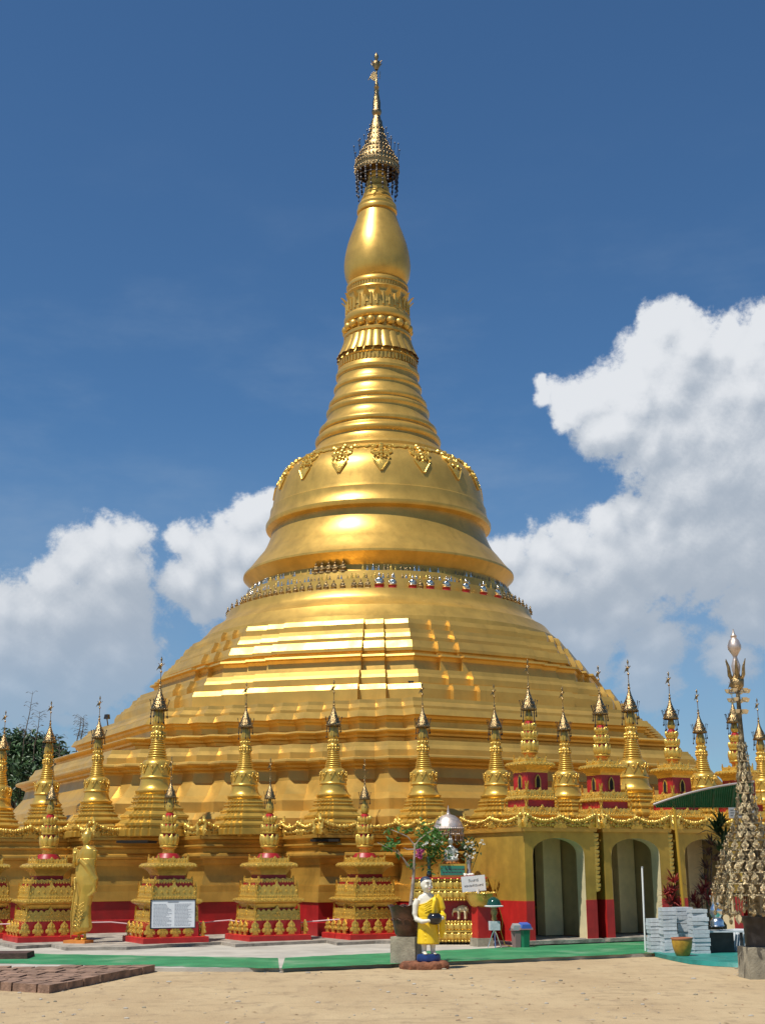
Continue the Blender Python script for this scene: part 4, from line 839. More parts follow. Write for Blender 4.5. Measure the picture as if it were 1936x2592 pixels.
# golden standing statue at the left
gp = at(207, 2387, .12); gt = thing('standing_statue', 'golden robed standing statue with one hand raised, beside the leftmost shrine', 'statue', (gp.x, gp.y, .12), R(-18))
u = .00119
MB().box((-.06, -.02, .03), (.50, .36, .06)).build('base', M_['orange'], gt, 0)
b = MB(); zz = lambda y: (2120 - y) * u; xx = lambda x: (x - 560) * u
ell(b, [(zz(1560), xx(540), 0, .17, .13), (zz(1200), xx(560), 0, .17, .13), (zz(900), xx(570), 0, .16, .12), (zz(620), xx(585), 0, .19, .12), (zz(540), xx(600), 0, .175, .10), (zz(500), xx(590), 0, .10, .08), (zz(470), xx(560), 0, .07, .07), (zz(430), xx(560), 0, .065, .065)])
HT = Matrix.Translation((xx(570), -.01, zz(335))) @ Matrix.Rotation(R(-24), 4, 'Z'); b.T = HT
ell(b, [(-.155, 0, -.03, .035, .04), (-.13, 0, -.02, .066, .07), (-.07, 0, -.01, .093, .10), (0, 0, 0, .104, .115), (.06, 0, .01, .10, .115), (.11, 0, .02, .075, .085), (.135, 0, .02, .045, .05), (.165, 0, .02, .04, .045), (.19, 0, .02, .015, .015)])
b.tube([(0, -.105, .02), (0, -.132, -.04), (0, -.11, -.05)], [.01, .018, .014], 6)
for sg in (-1, 1): b.ball((sg * .105, .01, -.02), .035, 6, 5, (.4, .8, 2.0)); b.ball((sg * .04, -.10, .005), .015, 6, 5, (1.4, .6, .6))
b.tube([(-.03, -.10, -.085), (0, -.112, -.09), (.03, -.10, -.085)], .008, 5); b.T = Matrix.Identity(4)
b.tube([(xx(430), .0, zz(560)), (xx(390), -.03, zz(720)), (xx(385), -.12, zz(820)), (xx(430), -.20, zz(740)), (xx(435), -.21, zz(650))], [.06, .055, .045, .038, .028], 10)
hand(b, (xx(435), -.21, zz(650)), (xx(440), -.215, zz(595)), (.06, -.05, 1), (1, 0, 0), (.8, -.2, .5), 1.25)
b.tube([(xx(735), .0, zz(560)), (xx(720), .02, zz(760)), (xx(700), -.06, zz(960))], [.06, .05, .045], 10)
for sg in (-1, 1): b.tube([(xx(560) + sg * .07, 0, .3), (xx(560) + sg * .07, 0, .08), (xx(560) + sg * .075, -.12, .075)], [.06, .05, .032], 8)
o = b.build('body', M_['stupa'], gt); remesh(o, .011, 3)
b = MB(); rows = [(zz(y), xx((l + r) / 2), 0, (r - l) / 2 * u, (r - l) / 2 * u * .62, a, p) for y, l, r, a, p in ((1985, 350, 560, .03, 0), (1930, 345, 700, .03, .2), (1860, 345, 745, .03, .4), (1700, 358, 712, .025, .8), (1500, 365, 702, .02, 1.4), (1300, 385, 745, .018, 2), (1150, 390, 815, .015, 2.5), (1000, 375, 800, .012, 3), (850, 365, 755, .008, 3.4), (700, 400, 760, .004, 3.8))]
b.rings(robe(rows, 9), True, True, True)
for k in range(6): b.tube([(xx(660) - .01 * k, -.16 + .008 * k, zz(1430 + 60 * k)), (xx(560), -.205, zz(1500 + 66 * k)), (xx(440), -.14, zz(1440 + 80 * k))], .012, 6)
b.tube([(xx(520), -.14, zz(720)), (xx(640), -.13, zz(820)), (xx(790), -.04, zz(1060)), (xx(770), -.02, zz(1250)), (xx(690), -.08, zz(1340))], [.05, .06, .075, .06, .03], 10)
b.tube([(xx(420), -.12, zz(1030)), (xx(480), -.21, zz(1230)), (xx(430), -.20, zz(1600)), (xx(410), -.13, zz(2030))], [.03, .022, .02, .012], 8)
o = b.build('robe', M_['stupa'], gt); remesh(o, .012, 2)

# ------------------------------------------------------------------ notice board, rope
def slate(name, label, cat, P0, P1, hgt, lean, frame_m, face_m, rz=None):
    P0, P1 = Vector(P0), Vector(P1); d = P1 - P0; W = d.length; t = thing(name, label, cat, (P0 + P1) / 2, math.atan2(d.y, d.x)); 
    M2 = Matrix.Rotation(-lean, 4, 'X')
    return t, W, M2
n0 = atY(381, 2353, shr[2].y - 1.28); n1 = atY(494, 2346, shr[2].y - 1.0)
nb, W, M2 = slate('notice_board', 'white framed notice board leaning behind the fence leaves of a shrine', 'sign', n0, n1, .55, R(6), 0, 0)
Hn = .55
b = MB(); b.T = M2; b.box((0, 0, Hn / 2), (W, .02, Hn)); b.build('panel', M_['paper'], nb, 0)
b = MB(); b.T = M2
for x in (-W / 2, W / 2): b.box((x, -.004, Hn / 2), (.02, .035, Hn + .02))
for z in (0, Hn): b.box((0, -.004, z), (W - .02, .033, .02))
b.build('frame', M_['dark'], nb, 0)
b = MB(); b.T = M2; tr = random.Random(2)
b.box((0, -.012, Hn - .045), (.22, .003, .014))
for r in range(17):
    for c in range(2):
        x = -W / 2 + .05 + c * (W / 2 - .02); xe = x + W / 2 - .08 - tr.random() * .12
        while x < xe:
            l = tr.uniform(.015, .05); b.box((x + l / 2, -.012, Hn - .085 - r * .026), (l, .003, .0065)); x += l + .009
b.build('printed_lines', M_['ink'], nb, 0)
rp = MB(); rpts = [(-40, 2340), (60, 2338), (230, 2335), (282, 2334), (322, 2338), (360, 2341), (495, 2338), (545, 2332), (580, 2329), (615, 2335), (700, 2345), (770, 2334), (830, 2329), (860, 2327)]
rp.tube([atY(x, y, 29.35) for x, y in rpts], .012, 6)
tag(rp.build('rope', M_['rope']), 'pink and white rope strung between the shrines along the red wall', 'rope')

# ------------------------------------------------------------------ potted tree
bp_ = atY(1031, 2440, 22.95); blk = thing('concrete_block', 'weathered concrete block carrying the brown clay pot', 'block', (bp_.x, bp_.y, 0), R(-21))
b = MB(); b.box((0, 0, .24), (.44, .46, .48), 0, .98); b.build('block', M_['block'], blk, 0)
pt = thing('clay_pot', 'large brown glazed clay pot with a wavy rim on the concrete block', 'pot', (bp_.x + .02, bp_.y, .482))
rs = []; n = 48
for r, z, a in ((.20, 0, 0), (.235, .05, 0), (.265, .2, 0), (.29, .35, 0), (.315, .48, .2), (.345, .555, .8), (.36, .575, 1), (.345, .57, 1), (.30, .50, .3), (.05, .48, 0)): rs.append([(r * (1 + .015 * a * math.sin(8 * 2 * math.pi * j / n)) * math.cos(2 * math.pi * j / n), r * math.sin(2 * math.pi * j / n), z + .022 * a * math.sin(8 * 2 * math.pi * j / n)) for j in range(n)])
b = MB(); b.rings(rs, True, True, True); b.build('pot', M_['clay'], pt, 50); pt.scale = (.95, .95, .86); pt.location.x += .0
b = MB()
for k in range(5):
    a = -1.2 + .55 * k; b.tube([(.29 * math.sin(a - .2), -.29 * math.cos(a - .2), .30), (.305 * math.sin(a), -.305 * math.cos(a), .33), (.30 * math.sin(a + .2), -.30 * math.cos(a + .2), .30)], .012, 5)
b.build('relief', M_['clay'], pt, 50)
sp = thing('potted_tree', 'slender young tree with pale trunk and few leaves growing in the brown clay pot', 'tree', (bp_.x + .02, bp_.y, .93))
Yt = bp_.y; O = Vector((bp_.x + .02, bp_.y, .93))
def lp(x, y, dy=0): return atY(x, y, Yt + dy) - O
b = MB()
b.tube([lp(1039, 2302), lp(1040, 2290), lp(1044, 2250), lp(1047, 2210), lp(1048, 2180), lp(1050, 2135)], [.045, .036, .03, .025, .019, .015], 9)
b.tube([lp(1020, 2310, -.05), lp(1034, 2296), lp(1041, 2284)], [.02, .02, .02], 6); b.tube([lp(1060, 2308, -.03), lp(1046, 2292), lp(1042, 2280)], [.02, .02, .016], 6)
b.build('trunk', M_['bark'], sp, 60)
br = [[(1048, 2205), (1035, 2192), (1018, 2170), (1000, 2155), (985, 2148), (955, 2133)], [(1048, 2138), (1032, 2118), (1010, 2108), (985, 2098)], [(1050, 2140), (1062, 2124), (1080, 2110), (1098, 2100)], [(1047, 2195), (1030, 2190), (1012, 2160), (1005, 2150)], [(1050, 2150), (1030, 2150), (1022, 2146)]]
for c in br:
    b = MB(); k = len(c); b.tube([lp(x, y, -.02 * i) for i, (x, y) in enumerate(c)], [.013 - .008 * i / (k - 1) for i in range(k)], 6); b.build('branch', M_['bark'], sp, 60)
def leaf(b, P, L, W, d, nrm):
    d = Vector(d).normalized(); s = d.cross(Vector(nrm)).normalized(); nn = s.cross(d); P = Vector(P)
    b.add([P, P + d * L * .35 + s * W * .5 + nn * .1 * W, P + d * L * .75 + s * W * .32, P + d * L - nn * .15 * L, P + d * L * .75 - s * W * .32, P + d * L * .35 - s * W * .5 + nn * .1 * W, P + d * L * .45 - nn * .08 * W], [(0, 1, 6), (1, 2, 6), (2, 3, 6), (3, 4, 6), (4, 5, 6), (5, 0, 6)])
lr = random.Random(12)
b = MB()
def rv(): return Vector((lr.uniform(-1, 1), lr.uniform(-1, 1), lr.uniform(-.9, .7)))
for (x, y, rad, cnt) in ((985, 2136, .10, 34), (1000, 2128, .07, 14), (978, 2142, .06, 10), (985, 2100, .05, 9), (1013, 2094, .05, 9), (1033, 2102, .05, 8), (1004, 2160, .05, 8), (1035, 2182, .06, 12), (1098, 2105, .11, 30), (1080, 2112, .08, 18), (1110, 2122, .08, 16), (1060, 2135, .05, 10)):
    c = lp(x, y)
    for k in range(cnt): leaf(b, c + rv() * rad, lr.uniform(.07, .115), lr.uniform(.04, .062), rv() + Vector((0, 0, -.35)), rv())
b.build('foliage', M_['leaf'], sp, 0)

# ------------------------------------------------------------------ altar group
A0 = at(1140, 2384, .12); AZ = R(-6); AP = Vector((A0.x + .02, A0.y + .45, .12))
al = thing('altar', 'gold lotus altar with a red niche, beside the lit pavilion wall', 'altar', AP, AZ); al.scale = (1, 1, .94)
def lotus_slab(b, w, d, z0, h):
    b.box((0, 0, z0 + h * .5), (w - .12, d - .12, h)); b.box((0, 0, z0 + h * .5), (w - .02, d - .02, h * .08))
    for sx, L, off, rot in ((0, w, -d / 2, 0), (1, d, w / 2, math.pi / 2), (2, d, -w / 2, -math.pi / 2)):
        for up in (0, 1):
            N = int(L / .125)
            for i in range(N):
                for lay in (0, 1):
                    u = (-L / 2 + L * (i + .5 + (.5 if lay else 0)) / N); 
                    if abs(u) > L / 2: continue
                    p = (u, off if sx == 0 else 0); c = Vector((u, off + .03 + .02 * lay, 0)) if sx == 0 else Vector((off - (.03 + .02 * lay) * (1 if off > 0 else -1), u, 0))
                    zc = z0 + h * (.27 if not up else .73); b.ball(c + Vector((0, 0, zc)), .06, 7, 5, (1, .62, h * 3.3) if sx == 0 else (.62, 1, h * 3.3))
                    tipz = z0 + (h * .03 if not up else h * .97); b.ball(c * 1.0 + Vector((0, -.028 if sx == 0 else 0, tipz)), .026, 5, 4)
b = MB(); lotus_slab(b, 1.36, .84, 0, .43); b.build('lower_lotus', M_['orn'], al, 50)
b = MB(); lotus_slab(b, 1.56, .90, .86, .46); b.build('upper_lotus', M_['orn'], al, 50)
b = MB(); b.box((0, .10, .645), (1.16, .56, .43)); b.build('niche', M_['red'], al, 0)
for x in (-.60, .58):
    b = MB(); b.box((x, -.12, .645), (.13, .3, .43)); b.build('pillar', M_['stupa'], al, 0)
b = MB(); b.box((0, 0, 1.335), (1.58, .92, .03)); b.build('altar_top', M_['redbr'], al, 0)
def on_altar(px, dy=0.0, z=1.352 * .94):              # a spot on the altar's top at pixel column px
    Y = AP.y + dy; q = atY(px, 2220, Y); return Vector((q.x, Y, .12 + z))
P = on_altar(1145, -.24); pq = thing('plaque', 'green plaque with dark writing in a gold frame on the altar', 'sign', P, R(2))
b = MB(); b.box((0, .01, .135), (.58, .05, .27)); b.build('frame', M_['stupa'], pq, 0); b = MB(); b.box((0, -.018, .135), (.50, .02, .19)); b.build('panel', M_['plaque'], pq, 0)
b = MB(); tr = random.Random(8)
for r in range(2):
    x = -.2 + .06 * (1 - r)
    while x < .19: l = tr.uniform(.02, .07); b.box((x + l / 2, -.029, .16 - .06 * r), (l, .003, .02)); x += l + .015
b.build('lettering', M_['inkd'], pq, 0)
P = on_altar(1142, -.0); bd = thing('seated_buddha', 'milky crystal seated figure on an orange lotus base under the silver parasol', 'statue', P)
MB().box((0, 0, .13), (.44, .34, .26)).build('plinth', M_['redbr'], bd, 0)
b = MB(); b.lathe([(.24, .26), (.25, .30), (.22, .34), (.24, .38), (.21, .40)], 24, sy=.75)
for k in range(18):
    a = 2 * math.pi * k / 18; b.ball((.235 * math.cos(a), .18 * math.sin(a), .31), .04, 6, 4, (1, 1, 1.2))
b.build('lotus_base', M_['orange'], bd, 50)
b = MB(); b.ball((0, -.03, .46), .20, 12, 7, (1.1, .75, .42)); ell(b, [(.42, 0, .02, .13, .10), (.55, 0, .02, .11, .085), (.72, 0, .02, .145, .085), (.79, 0, .02, .10, .07), (.83, 0, .02, .045, .045), (.86, 0, .02, .045, .045)]); ell(b, [(.85, 0, .01, .04, .045), (.90, 0, .01, .07, .075), (.96, 0, .01, .075, .082), (1.01, 0, .01, .058, .065), (1.03, 0, .01, .03, .03), (1.08, 0, .01, .022, .022), (1.10, 0, .01, .008, .008)])
for sg in (-1, 1): b.tube([(sg * .13, .02, .74), (sg * .19, 0, .60), (sg * .14, -.10, .50), (sg * .03, -.15, .49)], [.045, .042, .036, .03], 8)
o = b.build('body', M_['crystal'], bd); remesh(o, .012, 3); bd.scale = (.78, .78, .78)
P = on_altar(1137, .22); ps_ = thing('parasol', 'silver ceremonial parasol with beaded fringe over the crystal figure', 'parasol', P); ps_.scale = (.88, .88, .80)
MB().tube([(.10, 0, 0), (.05, 0, 1.3), (0, 0, 1.62)], .014, 8).build('pole', M_['dark'], ps_, 50)
b = MB(); b.lathe([(.37, 1.24), (.365, 1.27), (.33, 1.38), (.26, 1.50), (.17, 1.58), (.07, 1.615), (.045, 1.63), (.04, 1.66), (.03, 1.70), (.012, 1.80), (.004, 1.86)], 24, cap=False); b.build('canopy', M_['parasol'], ps_, 50)
b = MB()
for k in range(44):
    a = 2 * math.pi * k / 44; x, y = .36 * math.cos(a), .36 * math.sin(a); L = .14 if k % 3 else .3; b.tube([(x, y, 1.24), (x, y, 1.24 - L)], .008, 4); b.ball((x, y, 1.24 - L), .022, 5, 4); b.ball((x, y, 1.25), .026, 5, 4)
b.build('fringe', M_['parasol'], ps_, 50)
def vase(px, dy, h, r, m, label):
    P = on_altar(px, dy); v = thing('vase', label, 'vase', P); b = MB(); b.lathe([(r * .8, 0), (r, .02), (r * .9, h * .2), (r * .62, h * .45), (r * .7, h * .7), (r, h * .96), (r * 1.1, h), (r * .9, h * .97), (r * .6, h * .6)], 20); b.build('vase', M_[m], v, 50); return P + Vector((0, 0, h))
def flower(b, P, r, n=9):
    for k in range(n):
        q = Vector((lr.uniform(-1, 1), lr.uniform(-1, 1), lr.uniform(-.3, 1))).normalized(); leaf(b, Vector(P), r, r * .55, q, rv())
v1 = vase(1086, -.2, .42, .06, 'glassg', 'tall bottle green glass vase behind the monk statue, full of mixed flowers')
Yv = AP.y - .2
bq = thing('bouquet', 'big leafy bouquet with pink and white flowers behind the monk statue', 'flowers', v1); O2 = v1
def fp(x, y, dy=0): return atY(x, y, Yv + dy) - O2
b = MB()
for k in range(420):
    a = lr.random(); cx, cy = ((1090, 2160), (1100, 2120), (1075, 2125), (1110, 2150))[lr.randrange(4)]; c = fp(cx + lr.gauss(0, 13), cy + lr.gauss(0, 20), lr.uniform(-.18, .18)); leaf(b, c, lr.uniform(.07, .15), lr.uniform(.025, .05), rv() + Vector((0, 0, .2)), rv())
b.build('leaves', M_['leaf'], bq, 0)
b = MB()
for (x, y) in ((1085, 2165), (1100, 2140), (1075, 2130), (1115, 2130), (1065, 2165), (1095, 2100)): b.tube([(0, 0, -.1), fp(x, y)], .008, 5)
b.build('stems', M_['leaf'], bq, 0)
for (x, y) in ((1068, 2160), (1063, 2170), (1058, 2158)):
    b = MB(); 
    for k in range(5): flower(b, fp(x + lr.gauss(0, 3), y + lr.gauss(0, 4), -.2), .06)
    b.build('pink_flower', M_['pink'], bq, 0)
for (x, y) in ((1105, 2134), (1116, 2134), (1080, 2136), (1072, 2140), (1095, 2138), (1108, 2131)):
    b = MB(); flower(b, fp(x, y, -.22), .055, 12); b.build('white_flower', M_['petal'], bq, 0)
v2 = vase(1187, -.15, .40, .06, 'lidgrey', 'clear glass vase of white flowers at the right end of the altar')
Yv = AP.y - .15; O2 = v2
bq = thing('bouquet', 'bunch of white flowers with dark leaves in the clear vase above the white sign', 'flowers', v2)
b = MB()
for (x, y) in ((1187, 2140), (1175, 2140), (1218, 2135), (1195, 2165)): b.tube([(0, 0, -.4), fp(x, y)], .007, 5)
b.build('stems', M_['leafd'], bq, 0)
b = MB()
for k in range(90): leaf(b, fp(1186 + lr.gauss(0, 12), 2150 + lr.gauss(0, 14), lr.uniform(-.1, .15)), lr.uniform(.08, .15), .045, rv(), rv())
b.build('leaves', M_['leafd'], bq, 0)
for (x, y) in ((1182, 2132), (1194, 2133), (1190, 2145), (1200, 2150), (1197, 2140), (1180, 2163), (1188, 2168), (1196, 2172), (1200, 2162), (1219, 2128), (1224, 2138), (1216, 2134), (1178, 2145)):
    b = MB(); flower(b, fp(x, y, -.16), .042, 14); b.build('white_flower', M_['petal'], bq, 0)
for x in (1179, 1185, 1193):
    P = on_altar(x, -.42); b = MB(); 
    for k in range(8): b.ball((lr.uniform(-.04, .04), lr.uniform(-.03, .03), .03 + lr.uniform(0, .03)), .025, 6, 4)
    o = b.build('garland', M_['petal']); o.location = P; tag(o, 'little white flower garland lying on the altar edge above the white sign', 'garland', 'white garlands on the altar edge')
# white hand-lettered sign
Ys = AP.y - .56; s0 = atY(1170, 2259, Ys); s1 = atY(1230, 2253.5, Ys)
sg = thing('donation_sign', 'small white sign with two lines of black Thai writing, tilted before the altar', 'sign', (s0 + s1) / 2, 0); W = (s1 - s0).length; sg.rotation_euler = (R(4), math.atan2(s0.z - s1.z, s1.x - s0.x), 0)
b = MB(); b.box((0, 0, .155), (W, .012, .31)); b.build('panel', M_['paper'], sg, 0)
def words(parent, txt, size, loc, m, W=None):
    c = bpy.data.curves.new('lettering', 'FONT'); c.body = txt; c.size = size; c.align_x = 'CENTER'; c.extrude = .001
    o = bpy.data.objects.new('lettering', c); col.objects.link(o); bpy.context.view_layer.update()
    me = bpy.data.meshes.new_from_object(o.evaluated_get(bpy.context.evaluated_depsgraph_get())); bpy.data.objects.remove(o)
    o = bpy.data.objects.new('lettering', me); col.objects.link(o); me.materials.clear(); me.materials.append(m); o.parent = parent; o.location = loc; o.rotation_euler = (math.pi / 2, 0, 0)
    if W:
        ww = max(v.co.x for v in me.vertices) - min(v.co.x for v in me.vertices)
        if ww > 0: o.scale = (W / ww,) * 3
words(sg, 'วันเสาร์', .1, (0.0, -.008, .195), M_['inkd'], W * .42); words(sg, 'พระประจำวันเสาร์', .05, (0, -.008, .10), M_['inkd'], W * .80)
b = MB(); b.tube([(.12, .03, .1), (.13, .02, -.10), (.12, .0, -.27)], .008, 6); b.build('stick', M_['wood'], sg, 0)
# pale animal in the niche
an = thing('animal_figure', 'small pale four legged animal figure standing in the red altar niche', 'figurine', AP + Vector((.24, -.30, .435)), R(-15))
b = MB()
for x, y in ((-.07, -.05), (-.07, .05), (.07, -.05), (.07, .05)): b.tube([(x, y, 0), (x * 1.03, y, .07), (x * .95, y * .9, .16)], [.024, .02, .032], 8)
b.tube([(-.11, 0, .17), (-.06, 0, .20), (.02, 0, .215), (.08, 0, .20), (.12, 0, .17)], [.04, .066, .07, .064, .035], 10); b.ball((-.15, 0, .18), .048, 8, 6, (1.1, .9, 1)); b.tube([(-.18, 0, .17), (-.205, -.0, .11), (-.20, 0, .05)], [.022, .015, .010], 6); b.tube([(.12, 0, .18), (.145, 0, .11)], [.012, .006], 5)
for sg_ in (-1, 1): b.ball((-.125, sg_ * .05, .18), .03, 6, 5, (.5, .6, 1.1))
o = b.build('body', M_['cream'], an); remesh(o, .009, 3)
# gold bowl on a red pedestal
U = atY(1219, 2389, 27.55); U = Vector((U.x, U.y, .06)); ur = thing('offering_bowl', 'wide gold bowl on a square red pedestal beside the lit pavilion wall', 'bowl', U, R(22))
MB().box((0, 0, .08), (.36, .36, .16), 0, .94).build('footing', M_['block'], ur, 0)
b = MB(); b.box((0, 0, .46), (.29, .29, .62)); b.build('pedestal', M_['redbr'], ur, 0)
b = MB(); b.lathe([(.16, .75), (.22, .79), (.28, .88), (.30, .96), (.305, 1.0), (.315, 1.02), (.28, 1.02), (.25, .97)], 36); b.build('bowl', M_['stupa'], ur, 50)
b = MB()
for k in range(36): a = 2 * math.pi * k / 36; b.ball((.31 * math.cos(a), .31 * math.sin(a), 1.03), .018, 5, 4)
b.build('beaded_rim', M_['orn'], ur, 50)
cu = thing('cup', 'tiny white cup standing in the wide gold bowl', 'cup', U + Vector((-.06, -.1, .96)));
b = MB(); b.lathe([(.03, 0), (.035, .02), (.028, .06), (.036, .14), (.03, .14), (.02, .05)], 14); b.build('cup', M_['white'], cu, 50)
# domed blower on a tripod
L = atY(1252, 2393, 27.0); L.z = .06; lm = thing('domed_stand', 'small dark green dome with a white rim on a tripod, left of the bins', 'stand', L)
b = MB(); b.lathe([(.155, .80), (.15, .83), (.12, .90), (.06, .95), (.01, .965)], 24); b.build('dome', M_['glassg'], lm, 50)
b = MB(); b.lathe([(.05, .76), (.185, .775), (.19, .79), (.155, .80)], 24); b.build('rim', M_['white'], lm, 50)
b = MB(); b.lathe([(.035, .50), (.06, .54), (.045, .60), (.075, .66), (.05, .77)], 14); b.build('neck', M_['brass'], lm, 50)
b = MB(); b.box((0, 0, .415), (.20, .14, .17), R(10)); b.build('box', M_['tile'], lm, 0)
for k in range(3):
    a = k * 2.094 - 1.57; b = MB(); b.tube([(0, 0, .34), (.05 * math.cos(a), .05 * math.sin(a), .25), (.15 * math.cos(a), .13 * math.sin(a), 0)], .011, 6); b.build('leg', M_['chrome'], lm, 50)
b = MB(); b.tube([(.12, .05, .72), (.17, .05, .5), (.13, .05, .3), (.2, .03, .05), (.33, .02, .02)], .008, 6); b.build('cord', M_['goldpipe'], lm, 50)
L = at(1276, 2388, .06); tg = thing('water_bottle', 'small blue and white bottle lying by the red wall near the bins', 'bottle', L, R(30))
b = MB(); b.lathe([(.035, 0), (.04, .02), (.04, .10), (.018, .13), (.018, .16)], 14); b.build('bottle', M_['white'], tg, 50); b = MB(); b.lathe([(.042, .03), (.042, .08)], 14); b.build('sleeve', M_['lidblue'], tg, 50)
L = at(1296, 2388, .06); hz_ = MB(); hz_.tube([(-.1, 0, .02), (0, .05, .03), (.12, .03, .02), (.2, .08, .02)], .025, 8); o = hz_.build('hose', M_['dark']); o.location = L; tag(o, 'short dark hose lying on the pavement left of the bins', 'hose')
# litter bins
def litter(px, py, m, lid, label, w, h, rz):
    P = atY(px, py, 27.05); P.z = .06; t = thing('litter_bin', label, 'bin', P, rz); t.scale = (.86,) * 3
    b = MB(); b.lathe([(w * .42, 0), (w * .5, h * .9), (w * .52, h), (w * .46, h)], 6); b.build('body', M_[m], t, 20)
    b = MB(); b.box((0, 0, h + .035), (w * 1.08, w * 1.0, .05), 0, .92); b.build('rim', M_['bingrey'], t, 0)
    b = MB(); b.box((0, -.04, h + .10), (w * .9, w * .8, .10), 0, .75, R(14)); b.build('lid', M_[lid], t, 0)
litter(1308, 2388, 'bingrey', 'lidgrey', 'rose grey litter bin with a grey lid, behind the green bin', .27, .36, R(10)); litter(1327, 2391, 'bingreen', 'lidblue', 'green litter bin with a blue lid before the red dado', .30, .38, R(20))

# ------------------------------------------------------------------ right-hand side: tiles, canopy, plants, spire
zt = .06
tl = [(1663.5, 2412, .26, .60, 9, 'leftmost and shortest stack'), (1698, 2414, .27, .80, 12, 'second stack from the left'), (1736, 2412, .30, .80, 11, 'stack behind the small ochre pot'), (1776, 2416, .30, .78, 11, 'rightmost stack, beside the silver vase')]
for px, py, w, H, n, lab in tl:
    P = at(px, py, zt); h = H / n
    for k in range(n):
        b = MB(); b.box((0, 0, h / 2), (w * rng.uniform(.95, 1.02), w * rng.uniform(.95, 1.02), h * rng.uniform(.86, .97)), 0, rng.uniform(.97, 1.02), R(rng.uniform(-1, 1)))
        o = b.build('tile_bundle', M_['tile'], None, 0); o.location = P + Vector((rng.uniform(-.012, .012), w / 2 + rng.uniform(-.01, .01), k * h)); o.rotation_euler = (0, 0, R(rng.uniform(-4, 4) + 6)); tag(o, 'grey bundle of wrapped tiles in the ' + lab, 'tile bundle', 'grey tiles in the ' + lab)
gsh = MB(); q = [at(x, y, .0) for x, y in ((1640, 2418), (1700, 2432), (1745, 2441), (1800, 2446), (1875, 2450), (1990, 2452))]; q2 = [at(x, y, .0) for x, y in ((1990, 2405), (1640, 2405))]
pts = [Vector((p.x, p.y, .0)) for p in q + q2]; n = len(pts)
gsh.add([(p.x, p.y, .004) for p in pts] + [(p.x, p.y + .05, .075) for p in pts], [tuple(range(n, 2 * n))] + [(j, (j + 1) % n, n + (j + 1) % n, n + j) for j in range(n)])
tag(gsh.build('groundsheet', M_['mat'], None, 40), 'crumpled teal sheet spread under the tile stacks', 'sheet')
P = at(1733, 2421, .075); cp = thing('ochre_pot', 'small ochre glazed pot with a terracotta rim before the tile stacks', 'pot', P + Vector((0, .18, 0)))
b = MB(); b.lathe([(.11, 0), (.13, .03), (.165, .14), (.18, .24), (.178, .27), (.16, .27), (.14, .2)], 30); b.build('body', M_['ochre'], cp, 50); b = MB(); b.lathe([(.176, .265), (.19, .28), (.188, .305), (.165, .305), (.165, .27)], 30); b.build('rim', M_['terracotta'], cp, 50)
P = at(1808, 2415, zt); ta = thing('tile_table', 'low dark crate table right of the tile stacks, carrying the silver vase', 'table', P + Vector((.14, .2, 0)))
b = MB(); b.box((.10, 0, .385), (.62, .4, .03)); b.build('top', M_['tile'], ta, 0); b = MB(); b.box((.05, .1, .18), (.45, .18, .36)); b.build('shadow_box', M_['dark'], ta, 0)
for x in (-.18, .38): b = MB(); b.box((x, -.12, .185), (.05, .05, .37)); b.build('leg', M_['dark'], ta, 0)
sv_ = thing('silver_vase', 'polished silver vase with orange flowers on the low table', 'vase', P + Vector((.10, .1, .46)))
b = MB(); b.lathe([(.10, 0), (.135, .02), (.12, .05), (.125, .10), (.105, .13), (.07, .16), (.105, .21), (.125, .27), (.115, .33), (.085, .37), (.075, .40), (.085, .48), (.11, .55), (.09, .54)], 30); b.build('vase', M_['chrome'], sv_, 50); b = MB()
for k in range(8): flower(b, (lr.uniform(-.06, .06), lr.uniform(-.06, .06), .57), .05)
b.build('orange_flowers', M_['orange'], sv_, 0)
for k in range(6):
    P = at(1836 + 7 * k, 2410 - k * .6, zt); b = MB(); b.box((0, 0, .20), (.30, .018, .40), 0, 1.0, R(-22)); o = b.build('leaning_sheet', M_['tile'] if k < 5 else M_['paper'], None, 0); o.location = P + Vector((.05, .05, 0)); o.rotation_euler = (0, 0, R(-38)); tag(o, 'thin grey panel leaning in the row beside the low table' if k < 5 else 'pale panel with faint blue writing leaning last in the row', 'panel', 'leaning panels' )
b = MB()
for r in range(5):
    x = -.10
    while x < .08: l = rng.uniform(.02, .06); b.box((x, -.013 - .0, .33 - .05 * r), (l, .003, .008), 0, 1, R(-22)); x += l + .02
    for i in range(len(b.v)): pass
lf = [o for o in bpy.data.objects if o.name.startswith('leaning_sheet')][-1]
bb = MB()
for r in range(5):
    x = -.11; z = .14 - .05 * r
    while x < .10: l = rng.uniform(.02, .06); M3 = Matrix.Translation((0, 0, .20)) @ Matrix.Rotation(R(-22), 4, 'X'); bb.T = M3; bb.box((x + l / 2, -.0105, z), (l, .003, .01)); x += l + .015
bb.build('lettering', M_['lidblue'], lf, 0)
P = at(1633, 2412, .03); po = thing('white_pole', 'thin white pole standing by the end of the green path', 'pole', P); T2 = atY(1624, 2196, P.y) - P
b = MB(); b.tube([(0, 0, 0), T2], [.017, .017], 10); b.build('pole', M_['white'], po, 50); b = MB(); b.tube([T2, T2 + Vector((0, 0, .02))], [.022, .022], 10); b.build('cap', M_['chrome'], po, 50)
P = at(1645, 2421, .0); b = MB(); b.box((0, 0, .03), (.56, .12, .05), R(-16)); b.box((.06, .05, .045), (.3, .1, .04), R(-5)); o = b.build('plank', M_['wood'], None, 0); o.location = P; tag(o, 'short weathered plank on the sand at the foot of the white pole', 'plank')
